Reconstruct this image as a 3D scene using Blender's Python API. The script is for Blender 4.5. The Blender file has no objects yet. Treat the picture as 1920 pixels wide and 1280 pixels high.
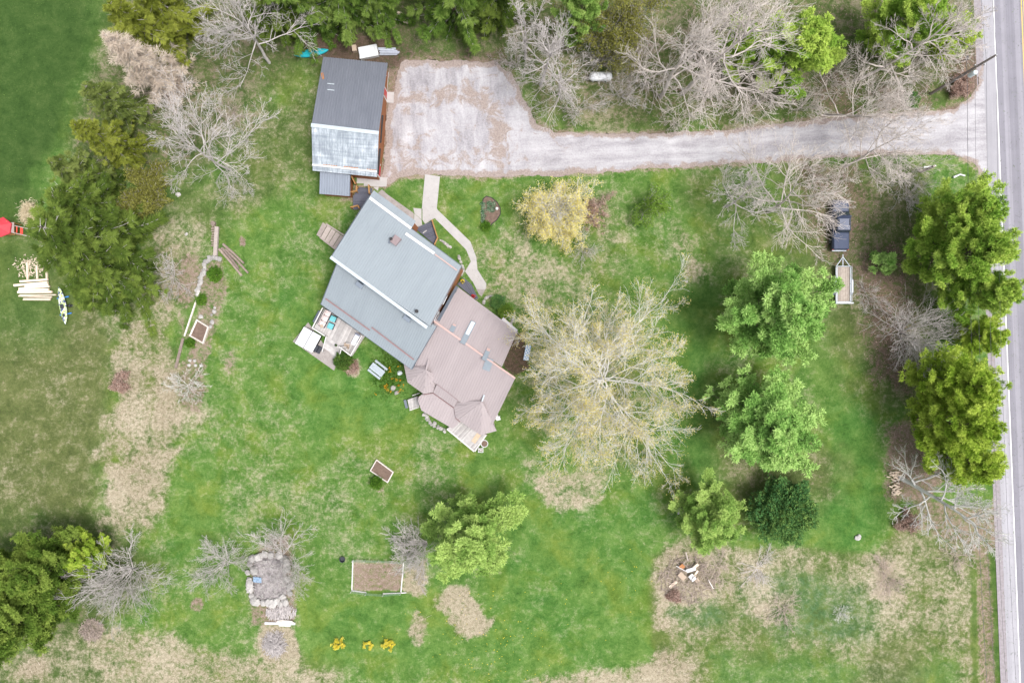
import bpy, math, random
import numpy as np
from mathutils import Vector

sc = bpy.context.scene
COL = sc.collection
R = math.radians
# ------------------------------------------------------------------ camera, sky, sun, exposure
H = 80.0                       # camera height above the lawn (m); 16 px of the 1920 px photo = 1 m on the ground
cam = bpy.data.cameras.new('camera'); co = bpy.data.objects.new('camera', cam); COL.objects.link(co)
co.location = (0, 0, H); co.rotation_euler = (0, 0, 0)
cam.sensor_width = 36; cam.lens = 24; cam.clip_end = 3000
sc.camera = co
SUN_EL, SUN_AZ = 68, 112        # azimuth clockwise from +Y
w = bpy.data.worlds.new('World'); sc.world = w; w.use_nodes = True
nt = w.node_tree; bg = nt.nodes['Background']
sky = nt.nodes.new('ShaderNodeTexSky'); sky.sky_type = 'NISHITA'; sky.sun_disc = False
sky.sun_elevation = R(SUN_EL); sky.sun_rotation = R(SUN_AZ); sky.dust_density = 3.0
hs = nt.nodes.new('ShaderNodeHueSaturation'); hs.inputs['Saturation'].default_value = 0.30   # overcast: greyish
nt.links.new(sky.outputs[0], hs.inputs['Color']); nt.links.new(hs.outputs[0], bg.inputs[0])
bg.inputs[1].default_value = 0.115
sun = bpy.data.lights.new('sun', 'SUN'); sun.energy = 1.5; sun.angle = R(20); sun.color = (1, .965, .92)
so = bpy.data.objects.new('sun', sun); COL.objects.link(so); so.location = (20, 30, 60)
_d = Vector((math.sin(R(SUN_AZ))*math.cos(R(SUN_EL)), math.cos(R(SUN_AZ))*math.cos(R(SUN_EL)), math.sin(R(SUN_EL))))
so.rotation_euler = _d.to_track_quat('Z', 'Y').to_euler()
sc.view_settings.view_transform = 'Standard'; sc.view_settings.look = 'None'
sc.view_settings.exposure = 1.15; sc.view_settings.gamma = 1.0; sc.view_settings.use_curve_mapping = False
sc.render.engine = 'CYCLES'
sc.cycles.max_bounces = 6; sc.cycles.diffuse_bounces = 3; sc.cycles.transmission_bounces = 3

# ------------------------------------------------------------------ helpers
def P(px, py, h=0.0):
    """photo pixel seen at height h above the ground -> point"""
    k = (H - h)/H/16.0
    return np.array([(px-960)*k, (640-py)*k, h])
def plane3(a, b, c):
    a, b, c = P(*a), P(*b), P(*c); n = np.cross(b-a, c-a); n /= np.linalg.norm(n)
    if n[2] < 0: n = -n
    return a, n
def on_plane(px, py, pl):
    d = np.array([(px-960)/16.0/H, (640-py)/16.0/H, -1.0]); o = np.array([0, 0, H])
    t = np.dot(pl[0]-o, pl[1])/np.dot(d, pl[1]); return o+d*t
def nrm(v):
    v = np.asarray(v, float); return v/(np.linalg.norm(v, axis=-1, keepdims=True)+1e-12)

class MB:
    def __init__(s): s.v = []; s.f = {}; s.n = 0; s.t = []
    def add(s, V, F, tint=None):
        V = np.asarray(V, float).reshape(-1, 3)
        s.v.append(V)
        if isinstance(F, np.ndarray): s.f.setdefault(F.shape[1], []).append(F+s.n)
        else:
            for f in F: s.f.setdefault(len(f), []).append(np.asarray([f])+s.n)
        s.t.append(np.full(len(V), .5) if tint is None else np.broadcast_to(np.asarray(tint, float), (len(V),)))
        s.n += len(V); return s
    def box(s, c, size, rz=0.0, tilt=None, tint=None):
        c = np.asarray(c, float); x, y, z = np.asarray(size, float)/2
        V = np.array([[-x,-y,-z],[x,-y,-z],[x,y,-z],[-x,y,-z],[-x,-y,z],[x,-y,z],[x,y,z],[-x,y,z]])
        if tilt is not None:
            a, b = tilt
            ca, sa = math.cos(a), math.sin(a); V = V @ np.array([[1,0,0],[0,ca,-sa],[0,sa,ca]]).T
            cb, sb = math.cos(b), math.sin(b); V = V @ np.array([[cb,0,sb],[0,1,0],[-sb,0,cb]]).T
        cr, sr = math.cos(rz), math.sin(rz)
        V = V @ np.array([[cr,-sr,0],[sr,cr,0],[0,0,1]]).T + c
        return s.add(V, [(0,3,2,1),(4,5,6,7),(0,1,5,4),(1,2,6,5),(2,3,7,6),(3,0,4,7)], tint)
    def rbox(s, c, size, r=.05, rz=0.0, tint=None):
        """box with chamfered vertical and top edges"""
        x, y, z = np.asarray(size, float)/2; r = min(r, x*.9, y*.9, z*.9)
        def ring(ix, zz):
            a, b = x-ix, y-ix; k = r
            return [(-a+k,-b,zz),(a-k,-b,zz),(a,-b+k,zz),(a,b-k,zz),(a-k,b,zz),(-a+k,b,zz),(-a,b-k,zz),(-a,-b+k,zz)]
        V = np.array(ring(0,-z)+ring(0,z-r)+ring(r*.35,z-r*.3)+ring(r,z))
        F = [tuple(range(7,-1,-1))]
        for q in range(3):
            for i in range(8): F.append((q*8+i, q*8+(i+1)%8, q*8+8+(i+1)%8, q*8+8+i))
        F.append(tuple(range(24,32)))
        cr, sr = math.cos(rz), math.sin(rz)
        return s.add(V @ np.array([[cr,-sr,0],[sr,cr,0],[0,0,1]]).T + np.asarray(c, float), F, tint)
    def bar(s, a, b, wd, ht, tint=None):
        """beam from a to b, wd across, ht tall, centred on the line"""
        a, b = np.asarray(a, float), np.asarray(b, float); d = nrm(b-a)
        up = np.array([0,0,1.0]) if abs(d[2]) < .95 else np.array([1.0,0,0])
        sd = nrm(np.cross(d, up)); up = np.cross(sd, d)
        o = [sd*i*wd/2+up*j*ht/2 for i, j in ((-1,-1),(1,-1),(1,1),(-1,1))]
        return s.add([a+q for q in o]+[b+q for q in o], [(0,1,2,3),(7,6,5,4),(0,4,5,1),(1,5,6,2),(2,6,7,3),(3,7,4,0)], tint)
    def tube(s, pts, rad, n=8, caps=True, tint=None):
        pts = np.asarray(pts, float); m = len(pts); rad = np.broadcast_to(np.asarray(rad, float), (m,))
        tg = nrm(np.gradient(pts, axis=0)); V = []
        ref = np.array([0,0,1.0]) if abs(tg[0][2]) < .9 else np.array([1.0,0,0])
        for p, t, r in zip(pts, tg, rad):
            u = nrm(np.cross(t, ref)); v = np.cross(u, t)
            for k in range(n): a = 2*math.pi*k/n; V.append(p+r*(math.cos(a)*u+math.sin(a)*v))
        F = [(q*n+k, q*n+(k+1)%n, q*n+n+(k+1)%n, q*n+n+k) for q in range(m-1) for k in range(n)]
        if caps: F += [tuple(range(n-1,-1,-1)), tuple(range((m-1)*n, m*n))]
        return s.add(V, F, tint)
    def lathe(s, prof, c=(0,0,0), n=16, axis='z', tint=None):
        V = []; m = len(prof)
        for r, z in prof:
            for k in range(n):
                a = 2*math.pi*k/n; x, y = r*math.cos(a), r*math.sin(a)
                V.append({'z': (x,y,z), 'x': (z,x,y), 'y': (y,z,x)}[axis])
        F = [(q*n+k, q*n+(k+1)%n, q*n+n+(k+1)%n, q*n+n+k) for q in range(m-1) for k in range(n)]
        F += [tuple(range(n-1,-1,-1)), tuple(range((m-1)*n, m*n))]
        return s.add(np.array(V)+np.asarray(c, float), F, tint)
    def prism(s, poly, z0, z1, tint=None):
        """poly: list of xy; z0, z1 numbers or lists per vertex"""
        n = len(poly); z0 = np.broadcast_to(z0, (n,)); z1 = np.broadcast_to(z1, (n,))
        p = np.asarray([(q[0], q[1]) for q in poly], float)
        if np.sum(p[:,0]*np.roll(p[:,1],-1)-np.roll(p[:,0],-1)*p[:,1]) < 0: p, z0, z1 = p[::-1], z0[::-1], z1[::-1]
        V = np.vstack([np.c_[p, z0], np.c_[p, z1]])
        return s.add(V, [tuple(range(n-1,-1,-1)), tuple(range(n,2*n))]+[(i,(i+1)%n,n+(i+1)%n,n+i) for i in range(n)], tint)
    def rock(s, c, size, rng, rz=0.0, tint=None):
        V, F = ICO
        V = V*(1+.22*(rng.random((len(V),1))-.5)*2)
        V = V*np.asarray(size, float)/2
        V[:,2] = np.maximum(V[:,2], -size[2]*.3)
        cr, sr = math.cos(rz), math.sin(rz)
        return s.add(V @ np.array([[cr,-sr,0],[sr,cr,0],[0,0,1]]).T+np.asarray(c, float), F, tint)
    def mesh(s, name, off=(0,0,0), smooth=False):
        V = np.vstack(s.v)-np.asarray(off, float); me = bpy.data.meshes.new(name)
        me.vertices.add(len(V)); me.vertices.foreach_set('co', V.astype(np.float32).ravel())
        loops = []; sizes = []
        for k, L in s.f.items():
            A = np.vstack(L); loops.append(A.ravel()); sizes.append(np.full(len(A), k))
        loops = np.concatenate(loops).astype(np.int32); sizes = np.concatenate(sizes)
        st = np.concatenate([[0], np.cumsum(sizes)[:-1]]).astype(np.int32)
        me.loops.add(len(loops)); me.loops.foreach_set('vertex_index', loops)
        me.polygons.add(len(sizes)); me.polygons.foreach_set('loop_start', st)
        me.polygons.foreach_set('use_smooth', np.full(len(sizes), bool(smooth)))
        at = me.attributes.new('tint', 'FLOAT', 'POINT'); at.data.foreach_set('value', np.concatenate(s.t).astype(np.float32))
        me.update(calc_edges=True); me.validate(); return me
    def build(s, name, mat, parent=None, off=None, smooth=False, loc=None, kind=None):
        """vertices are world coordinates; off = world position of the parent / of the object's own origin"""
        if off is None: off = WLOC.get(parent.name, (0,0,0)) if parent is not None else ((0,0,0) if loc is None else loc)
        me = s.mesh(name, off, smooth); o = bpy.data.objects.new(name, me); COL.objects.link(o)
        o.data.materials.append(mat)
        if parent is not None: o.parent = parent; WLOC[o.name] = tuple(off)
        else:
            if loc is not None: o.location = loc
            WLOC[o.name] = tuple(off)
        if kind: o['kind'] = kind
        return o
WLOC = {}
def _ico():
    t = (1+5**.5)/2
    V = nrm(np.array([(-1,t,0),(1,t,0),(-1,-t,0),(1,-t,0),(0,-1,t),(0,1,t),(0,-1,-t),(0,1,-t),(t,0,-1),(t,0,1),(-t,0,-1),(-t,0,1)]))
    F = [(0,11,5),(0,5,1),(0,1,7),(0,7,10),(0,10,11),(1,5,9),(5,11,4),(11,10,2),(10,7,6),(7,1,8),(3,9,4),(3,4,2),(3,2,6),(3,6,8),(3,8,9),(4,9,5),(2,4,11),(6,2,10),(8,6,7),(9,8,1)]
    V = [tuple(v) for v in V]; mid = {}; G = []
    def m(a, b):
        k = (min(a,b), max(a,b))
        if k not in mid: mid[k] = len(V); V.append(tuple(nrm(np.array(V[a])+np.array(V[b]))))
        return mid[k]
    for a, b, c in F: x, y, z = m(a,b), m(b,c), m(c,a); G += [(a,x,z),(b,y,x),(c,z,y),(x,y,z)]
    return np.array(V), np.array(G)
ICO = _ico()
def tag(o, label, cat, group=None):
    o['label'] = label; o['category'] = cat
    if group: o['group'] = group
    return o
def thing(name, label, cat, loc, group=None):
    o = bpy.data.objects.new(name, None); COL.objects.link(o); o.location = tuple(loc); o.empty_display_size = .3
    WLOC[o.name] = tuple(loc); return tag(o, label, cat, group)
def solo(name, mb, mat, label, cat, loc, group=None, smooth=False):
    return tag(mb.build(name, mat, loc=tuple(loc), smooth=smooth), label, cat, group)

# ------------------------------------------------------------------ materials
class N:
    """tiny node helper"""
    def __init__(s, name):
        s.m = bpy.data.materials.new(name); s.m.use_nodes = True; s.t = s.m.node_tree; s.b = s.t.nodes['Principled BSDF']
    def n(s, typ, **kw):
        o = s.t.nodes.new(typ)
        for k, v in kw.items():
            if k.startswith('i_'):
                key = k[2:]; key = int(key) if key.isdigit() else key.replace('_', ' ')
                if isinstance(v, bpy.types.NodeSocket): s.t.links.new(v, o.inputs[key])
                else: o.inputs[key].default_value = v
            else: setattr(o, k, v)
        return o
    def link(s, a, b): s.t.links.new(a, b)
    def noise(s, scale, detail=4, rough=.6, vec=None, dist=0.0):
        o = s.n('ShaderNodeTexNoise'); o.inputs['Scale'].default_value = scale; o.inputs['Detail'].default_value = detail
        o.inputs['Roughness'].default_value = rough; o.inputs['Distortion'].default_value = dist
        if vec is None: vec = s.pos()
        s.link(vec, o.inputs['Vector']); return o.outputs['Fac']
    def pos(s):
        if not hasattr(s, '_p'): s._p = s.n('ShaderNodeNewGeometry').outputs['Position']
        return s._p
    def stretch(s, rot, scl, src=None):
        o = s.n('ShaderNodeMapping', vector_type='TEXTURE'); s.link(src or s.pos(), o.inputs[0]); o.inputs['Rotation'].default_value = rot; o.inputs['Scale'].default_value = tuple(1/q for q in scl)
        return o.outputs[0]
    def ramp(s, fac, stops):
        o = s.n('ShaderNodeValToRGB'); cr = o.color_ramp
        while len(cr.elements) < len(stops): cr.elements.new(.5)
        for e, (p, c) in zip(cr.elements, stops): e.position = p; e.color = (*c, 1) if len(c) == 3 else c
        s.link(fac, o.inputs[0]); return o.outputs[0]
    def mix(s, fac, a, b):
        o = s.n('ShaderNodeMix', data_type='RGBA')
        for i, v in ((0, fac), (6, a), (7, b)):
            if isinstance(v, bpy.types.NodeSocket): s.link(v, o.inputs[i])
            else: o.inputs[i].default_value = v if i == 0 else (*v, 1)
        return o.outputs[2]
    def math(s, op, a, b=0.0, clamp=False):
        o = s.n('ShaderNodeMath', operation=op, use_clamp=clamp)
        for i, v in ((0, a), (1, b)):
            if isinstance(v, bpy.types.NodeSocket): s.link(v, o.inputs[i])
            else: o.inputs[i].default_value = v
        return o.outputs[0]
    def attr(s, name): return s.n('ShaderNodeAttribute', attribute_name=name)
    def bump(s, height, strength=.3, dist=.05):
        o = s.n('ShaderNodeBump'); o.inputs['Strength'].default_value = strength; o.inputs['Distance'].default_value = dist
        s.link(height, o.inputs['Height']); s.link(o.outputs[0], s.b.inputs['Normal'])
    def done(s, col, rough=.8, metal=0.0, spec=.3):
        if isinstance(col, bpy.types.NodeSocket): s.link(col, s.b.inputs['Base Color'])
        else: s.b.inputs['Base Color'].default_value = (*col, 1)
        s.b.inputs['Roughness'].default_value = rough; s.b.inputs['Metallic'].default_value = metal
        s.b.inputs['Specular IOR Level'].default_value = spec; return s.m
def pm(name, c1, c2=None, scale=4.0, rough=.75, bump=0.0, metal=0.0, spec=.3, tinted=0.0, mapping=None, contrast=.25):
    m = N(name)
    if c2 is None: c2 = tuple(x*.78 for x in c1)
    vec = m.stretch(*mapping) if mapping else None
    f = m.noise(scale, 5, .62, vec)
    col = m.ramp(f, [(.5-contrast, c2), (.5+contrast, c1)])
    if tinted:
        t = m.attr('tint').outputs['Fac']
        k = m.math('MULTIPLY_ADD', t, tinted); m.t.nodes[-1].inputs[2].default_value = 1-tinted/2
        hsv = m.n('ShaderNodeHueSaturation'); m.link(col, hsv.inputs['Color']); m.link(k, hsv.inputs['Value']); col = hsv.outputs[0]
    if bump: m.bump(f, bump, .03)
    return m.done(col, rough, metal, spec)
def foliage(name, dark, mid, light, trans=.25, big=.35):
    """leaf colour per clump from the tint attribute, slow drift of hue through the crown"""
    m = N(name); t = m.attr('tint').outputs['Fac']
    f = m.noise(big, 2, .5)
    v = m.math('ADD', m.math('MULTIPLY', t, .75), m.math('MULTIPLY', m.math('SUBTRACT', f, .5), .55), True)
    v = m.math('ADD', v, .2, True)
    col = m.ramp(v, [(.05, dark), (.5, mid), (.95, light)])
    m.done(col, .8, 0, .05)
    tr = m.n('ShaderNodeBsdfTranslucent'); m.link(col, tr.inputs[0])
    mx = m.n('ShaderNodeMixShader'); mx.inputs[0].default_value = trans
    m.link(m.b.outputs[0], mx.inputs[1]); m.link(tr.outputs[0], mx.inputs[2])
    m.link(mx.outputs[0], m.t.nodes['Material Output'].inputs['Surface']); return m.m

# ------------------------------------------------------------------ 2-D fields for the ground cover
NR = np.random.default_rng(11)
_G = NR.random((7, 128, 128))
def vnoise(x, y, scale, k=0):
    g = _G[k % 7]; x = x/scale+37.3*k; y = y/scale+11.7*k
    xi = np.floor(x).astype(int); yi = np.floor(y).astype(int); fx = x-xi; fy = y-yi
    fx = fx*fx*(3-2*fx); fy = fy*fy*(3-2*fy); a = lambda i, j: g[(xi+i) % 128, (yi+j) % 128]
    return (a(0,0)*(1-fx)+a(1,0)*fx)*(1-fy)+(a(0,1)*(1-fx)+a(1,1)*fx)*fy
def fbm(x, y, scale, k=0, o=4):
    s = 0; am = 1; tot = 0
    for i in range(o): s = s+am*vnoise(x, y, scale/2**i, k+i); tot += am; am *= .55
    return s/tot
def sdf(px, py, poly):
    """signed distance to a polygon in photo pixels (negative inside)"""
    poly = np.asarray(poly, float); d = np.full(px.shape, 1e9); ins = np.zeros(px.shape, bool)
    for (ax, ay), (bx, by) in zip(poly, np.roll(poly, -1, 0)):
        ex, ey = bx-ax, by-ay; t = np.clip(((px-ax)*ex+(py-ay)*ey)/(ex*ex+ey*ey+1e-9), 0, 1)
        d = np.minimum(d, np.hypot(px-ax-t*ex, py-ay-t*ey))
        c = ((ay > py) != (by > py)); ins ^= c & (px < (bx-ax)*(py-ay)/(by-ay+1e-12)+ax)
    return np.where(ins, -d, d)
def ell(cx, cy, rx, ry, n=18):
    return [(cx+rx*math.cos(2*math.pi*i/n), cy+ry*math.sin(2*math.pi*i/n)) for i in range(n)]
# ------------------------------------------------------------------ ground: one sheet, fine in the middle, coarse towards the horizon
DRIVE = [(752,116),(800,112),(880,117),(935,117),(965,150),(985,190),(1008,232),(1040,246),(1120,250),(1230,250),(1330,245),(1420,236),(1540,222),(1640,214),(1760,208),(1795,200),(1818,184),(1834,158),(1842,120),
         (1868,120),(1868,390),(1856,380),(1846,340),(1826,306),(1780,290),(1700,287),(1600,293),(1500,300),(1400,306),(1300,312),(1200,318),(1100,325),(1000,331),(900,333),(830,331),(785,327),(745,335),(722,352),(706,348),(716,322),(722,250),(730,195),(742,150)]
ZONES = [  # (field values, outline in photo pixels, softness, edge wobble)
 (dict(olive=.85, dark=.45, soil=.48, straw=.35), [(185,-400),(1850,-400),(1838,170),(1790,205),(1500,225),(1240,255),(1020,245),(980,160),(940,110),(760,100),(720,95),(560,120),(500,180),(480,250),(330,330),(200,330),(110,270),(180,60)], 30, 26),
 (dict(dark=1, straw=.0, olive=.0, soil=0), [(-900,-900),(185,-900),(183,60),(150,160),(120,260),(80,330),(45,420),(0,480),(-900,560)], 22, 16),
 (dict(dark=.05, olive=.95, straw=.28), [(-900,520),(0,470),(60,430),(200,560),(228,640),(212,800),(195,950),(150,975),(-900,1000)], 26, 22),
 (dict(dark=.55, olive=.5, straw=.14), [(-900,420),(40,400),(130,560),(90,640),(-900,620)], 40, 22),
 (dict(straw=.56, olive=.55, soil=.10), [(208,590),(300,610),(345,700),(372,775),(320,850),(305,950),(300,1010),(205,1000),(190,880),(215,780)], 18, 34),
 (dict(straw=.8, soil=.1), [(290,690),(330,700),(335,790),(300,800)], 8, 14),
 (dict(straw=.74, soil=.16), [(215,680),(260,690),(265,760),(225,800)], 10, 18),
 (dict(straw=.74), [(200,860),(330,845),(310,960),(200,940)], 14, 16),
 (dict(straw=.60, olive=.4), [(170,1175),(300,1185),(400,1228),(560,1235),(640,1262),(600,1300),(560,1700),(200,1700),(150,1230)], 14, 14),
 (dict(olive=.7, dark=.45, straw=.42), [(-900,1150),(150,1190),(200,1260),(170,1700),(-900,1700)], 24, 20),
 (dict(olive=.9, dark=.6, soil=.35), [(-100,985),(200,975),(290,1080),(180,1200),(-100,1180)], 24, 16),
 (dict(straw=.46, olive=.6), [(1222,1040),(1290,1008),(1400,1035),(1480,1022),(1560,1030),(1640,1040),(1690,975),(1710,950),(1830,1000),(1850,1300),(1850,1800),(1100,1800),(1180,1290),(1226,1225),(1215,1140)], 6, 8),
 (dict(straw=.80, soil=.08), [(1210,1235),(1240,1215),(1300,1240),(1290,1290),(960,1300),(1000,1262),(1120,1250)], 10, 14),
 (dict(straw=.78), [(1225,1060),(1250,1020),(1290,1060),(1270,1180),(1228,1180)], 8, 10),
 (dict(straw=.34, blue=.9), [(1250,1125),(1340,1120),(1360,1170),(1260,1170)], 10, 12),
 (dict(straw=.34, blue=.9, soil=.12), [(1395,1105),(1460,1080),(1620,1085),(1650,1130),(1640,1210),(1540,1215),(1380,1160)], 14, 18),
 (dict(straw=.72), [(1400,1120),(1490,1115),(1500,1160),(1440,1175),(1400,1150)], 10, 12),
 (dict(straw=.26, blue=.3, olive=.2), [(1330,1225),(1620,1225),(1800,1250),(1800,1400),(1330,1400)], 20, 22),
 (dict(soil=.38, straw=.5, olive=.6), [(1330,1050),(1420,1050),(1430,1110),(1350,1120)], 16, 16),
 (dict(soil=.42, straw=.45, olive=.6), [(1440,1130),(1500,1125),(1510,1165),(1450,1170)], 14, 14),
 (dict(straw=.30, olive=.9), [(1620,1215),(1720,1200),(1730,1290),(1600,1290)], 16, 16),
 (dict(soil=.55, straw=.6), [(1625,1040),(1680,1050),(1690,1120),(1640,1120)], 14, 12),
 (dict(soil=.70, olive=.6, straw=.4), [(1712,930),(1860,955),(1868,1045),(1880,1400),(1836,1400),(1826,1045),(1730,990)], 8, 8),
 (dict(straw=0, dark=.4, olive=.5, soil=0), [(1822,1040),(1828,1040),(1838,1400),(1826,1400)], 4, 5),
 (dict(straw=.0, dark=.55, olive=.2, soil=0), [(1860,1030),(1868,1030),(1883,1400),(1874,1400)], 3, 4),
 (dict(straw=.12, lush=.75), [(540,560),(640,560),(770,690),(770,800),(600,830),(560,760)], 40, 30),
 (dict(straw=.06, lush=.6, dark=.25), [(1240,560),(1340,540),(1345,720),(1340,900),(1260,860)], 24, 24),
 (dict(straw=.20, lush=.6), [(920,930),(1230,930),(1225,1160),(1190,1250),(960,1270),(880,1240),(930,1060)], 30, 28),
 (dict(straw=.07, lush=.85, dark=.1), [(1570,760),(1640,780),(1650,1010),(1600,1030),(1530,1020),(1540,880)], 20, 20),
 (dict(straw=.2, lush=.5), [(320,880),(420,860),(420,1000),(320,1080),(305,1000)], 24, 20),
 (dict(straw=.16, lush=.5), [(560,1120),(820,1110),(830,1240),(600,1240),(550,1190)], 24, 24),
 (dict(straw=.36), [(640,830),(860,840),(830,940),(690,960)], 36, 30),
 (dict(straw=.34), [(420,820),(560,830),(640,940),(540,1000),(420,960)], 40, 34),
 (dict(straw=.52), [(885,470),(990,440),(1060,500),(1040,600),(970,610),(905,540)], 26, 24),
 (dict(straw=.46, olive=.3), [(1080,370),(1170,380),(1180,500),(1090,520)], 24, 22),
 (dict(straw=.62), [(1270,420),(1310,440),(1330,520),(1280,520)], 14, 14),
 (dict(straw=.36, olive=.4), [(430,170),(590,240),(590,360),(460,360),(420,260)], 30, 26),
 (dict(straw=.34, olive=.6, dark=.25), [(300,330),(420,340),(480,230),(600,120),(600,300),(400,420),(300,440)], 30, 26),
 (dict(straw=.62), [(1000,880),(1130,880),(1110,945),(1060,955),(1000,930)], 14, 34),
 (dict(straw=.42, olive=.25), ell(1110,720,110,170), 40, 30),
 (dict(olive=.35, dark=.15, straw=.30), [(1290,330),(1500,320),(1520,480),(1400,520),(1300,480)], 30, 26),
 (dict(soil=.45, olive=.8, straw=.4, dark=.2), [(1010,100),(1240,120),(1240,215),(1060,230),(1000,180)], 20, 20),
 (dict(olive=.65, dark=.25, straw=.25, soil=.18), [(1480,470),(1610,470),(1660,640),(1600,720),(1540,640)], 24, 20),  # tree shade on the olive lawn, put into the ground colour
 (dict(olive=.6, straw=.2, soil=.2), [(1360,780),(1440,830),(1580,870),(1560,930),(1380,920)], 30, 22),
 (dict(soil=.78, straw=.35), ell(1415,868,34,16), 12, 8),
 (dict(soil=.42, straw=.3, olive=.95, dark=.35), [(1470,315),(1730,315),(1750,780),(1650,760),(1600,640),(1530,490),(1480,440)], 22, 22),
 (dict(soil=.35, straw=.3, olive=.9, dark=.3), [(1330,790),(1450,830),(1570,850),(1560,935),(1360,930),(1340,700)], 22, 20),
 (dict(soil=.85, straw=.3, olive=.4), [(1600,470),(1680,465),(1715,600),(1700,730),(1640,720),(1620,600)], 18, 18),
 (dict(soil=.72, straw=.3, olive=.7), [(1490,300),(1620,295),(1650,420),(1590,500),(1540,480)], 20, 18),
 (dict(soil=.85, straw=.3), [(1655,800),(1740,755),(1790,900),(1720,950),(1670,930)], 12, 14),
 (dict(soil=.7, straw=.3), [(1535,125),(1600,140),(1605,225),(1560,235),(1535,190)], 12, 12),
 (dict(soil=.75, straw=.4), [(1650,170),(1740,160),(1760,205),(1640,212)], 12, 12),
 (dict(soil=.85, straw=.4), [(1770,140),(1840,90),(1845,170),(1820,185),(1780,180)], 10, 10),
 (dict(soil=.9, straw=.2), [(1840,-300),(1848,100),(1836,110),(1826,-300)], 4, 4),
 (dict(soil=.8), [(1845,330),(1854,330),(1868,700),(1872,1030),(1862,1030),(1856,700)], 4, 4),
 (dict(soil=.95, dark=.6, straw=.1), [(560,70),(760,60),(775,105),(740,132),(600,112)], 8, 8),
 (dict(soil=.72, straw=.3, olive=.6), [(740,84),(850,100),(945,92),(975,150),(950,122),(745,125)], 9, 10),
 (dict(soil=.6, straw=.3), [(735,20),(770,20),(775,80),(750,90)], 10, 8),
 (dict(soil=.9, straw=.2), [(722,112),(760,100),(752,330),(716,345),(712,320)], 7, 7),
 (dict(soil=.4, olive=.6, straw=.5), [(290,440),(385,430),(375,560),(300,620),(262,560)], 20, 18),
 (dict(soil=.75, olive=.4), [(330,480),(385,470),(368,570),(345,640),(330,640)], 12, 12),
 (dict(soil=.7, straw=.4), [(388,490),(415,482),(428,530),(412,600),(397,640),(380,700),(392,730),(372,775),(332,760),(338,700),(366,590)], 6, 8),
 (dict(straw=.78, soil=.30, olive=.1), [(820,1112),(868,1100),(905,1135),(917,1165),(912,1195),(880,1202),(852,1185),(842,1150),(820,1135)], 9, 20),
 (dict(straw=.75, soil=.1), ell(783,1180,16,30), 9, 16),
 (dict(soil=.8, straw=.1), ell(369,1131,13,15), 5, 5),
 (dict(soil=.95, straw=.1), ell(454,452,8,12), 4, 4),
 (dict(soil=.62, straw=.5), ell(430,680,12,22), 8, 6),
 (dict(soil=.78, straw=.65), [(661,1051),(757,1053),(752,1108),(662,1105)], 2, 2),
 (dict(straw=.8, soil=.25), [(757,1053),(800,1050),(800,1115),(752,1108)], 6, 12),
 (dict(straw=.9, soil=.3), [(495,1175),(545,1175),(560,1230),(500,1240),(480,1210)], 8, 8),
 (dict(straw=.8, soil=.05), ell(1285,1082,46,46), 16, 18),
 (dict(soil=.95, dark=.6, straw=.1), [(945,640),(986,618),(992,690),(966,708),(940,690)], 4, 4),
 (dict(soil=.75, straw=.5), [(505,1000),(545,1000),(560,1170),(470,1170),(470,1040)], 8, 8),
 (dict(soil=.55, straw=.6), [(440,600),(700,600),(700,601),(440,601)], 2, 2),
 (dict(soil=.6, straw=.6), [(648,690),(672,668),(678,690),(668,706),(655,706)], 4, 4),
 (dict(soil=.7, straw=.4), [(702,905),(722,912),(716,928),(700,918)], 4, 4),
 (dict(soil=.7, straw=.5), [(640,350),(700,346),(705,372),(640,380)], 4, 4),
 (dict(soil=.7), ell(55,398,18,22), 8, 8),
 (dict(straw=.9, soil=.15), ell(60,1250,34,22), 10, 10),
]
def fields(x, y):
    px = 960+16*x; py = 640-16*y
    wob = fbm(x, y, 3.2, 1)-.5; wob2 = fbm(x, y, 1.0, 4, 3)-.5
    F = {k: np.full(x.shape, v) for k, v in dict(straw=.28, soil=0, dark=0, olive=.05, lush=.35, blue=0).items()}
    for vals, poly, soft, amp in ZONES:
        if soft >= 10: soft, amp = soft*1.5, amp*1.35
        d = sdf(px, py, poly)+wob*2*amp+wob2*1.2*amp
        wgt = np.clip(.5-d/(2*soft), 0, 1); wgt = wgt*wgt*(3-2*wgt)
        for k, v in vals.items(): F[k] = F[k]*(1-wgt)+v*wgt
    dd = sdf(px, py, DRIVE)+wob*10
    wid = np.where(py < 240, 20, 9); wgt = np.clip(1-(dd-1)/wid, 0, 1)*(.35+.9*fbm(x, y, 2.0, 5, 3)); F['soil'] = np.maximum(F['soil'], wgt*.8); F['straw'] = np.maximum(F['straw'], wgt*.7)
    return F
def ground_z(x, y):
    px = 960+16*x; py = 640-16*y; c = 1846+.039*(py-1040)
    g = np.exp(-((px-c)/14)**2)*np.clip((py-1000)/60, 0, 1)
    return -.38*g
fx = np.r_[-900,-500,-300,-180,-120,-95, np.arange(-80,80.01,.36), 95,120,180,300,500,900]
fy = np.r_[-900,-500,-300,-180,-110,-75, np.arange(-56,56.01,.36), 75,110,180,300,500,900]
gx, gy = np.meshgrid(fx, fy); nx, ny = len(fx), len(fy)
X, Y = gx.ravel(), gy.ravel(); GF = fields(X, Y)
idx = np.arange(nx*ny).reshape(ny, nx)
quads = np.stack([idx[:-1,:-1], idx[:-1,1:], idx[1:,1:], idx[1:,:-1]], -1).reshape(-1, 4)
gm = MB(); gm.add(np.c_[X, Y, ground_z(X, Y)], quads)
def zone_attrs(me, F):
    for nm, ks in (('zone_a', ('straw','soil','dark')), ('zone_b', ('olive','lush','blue'))):
        a = me.attributes.new(nm, 'FLOAT_VECTOR', 'POINT')
        a.data.foreach_set('vector', np.stack([F[k] for k in ks], -1).astype(np.float32).ravel())
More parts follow.
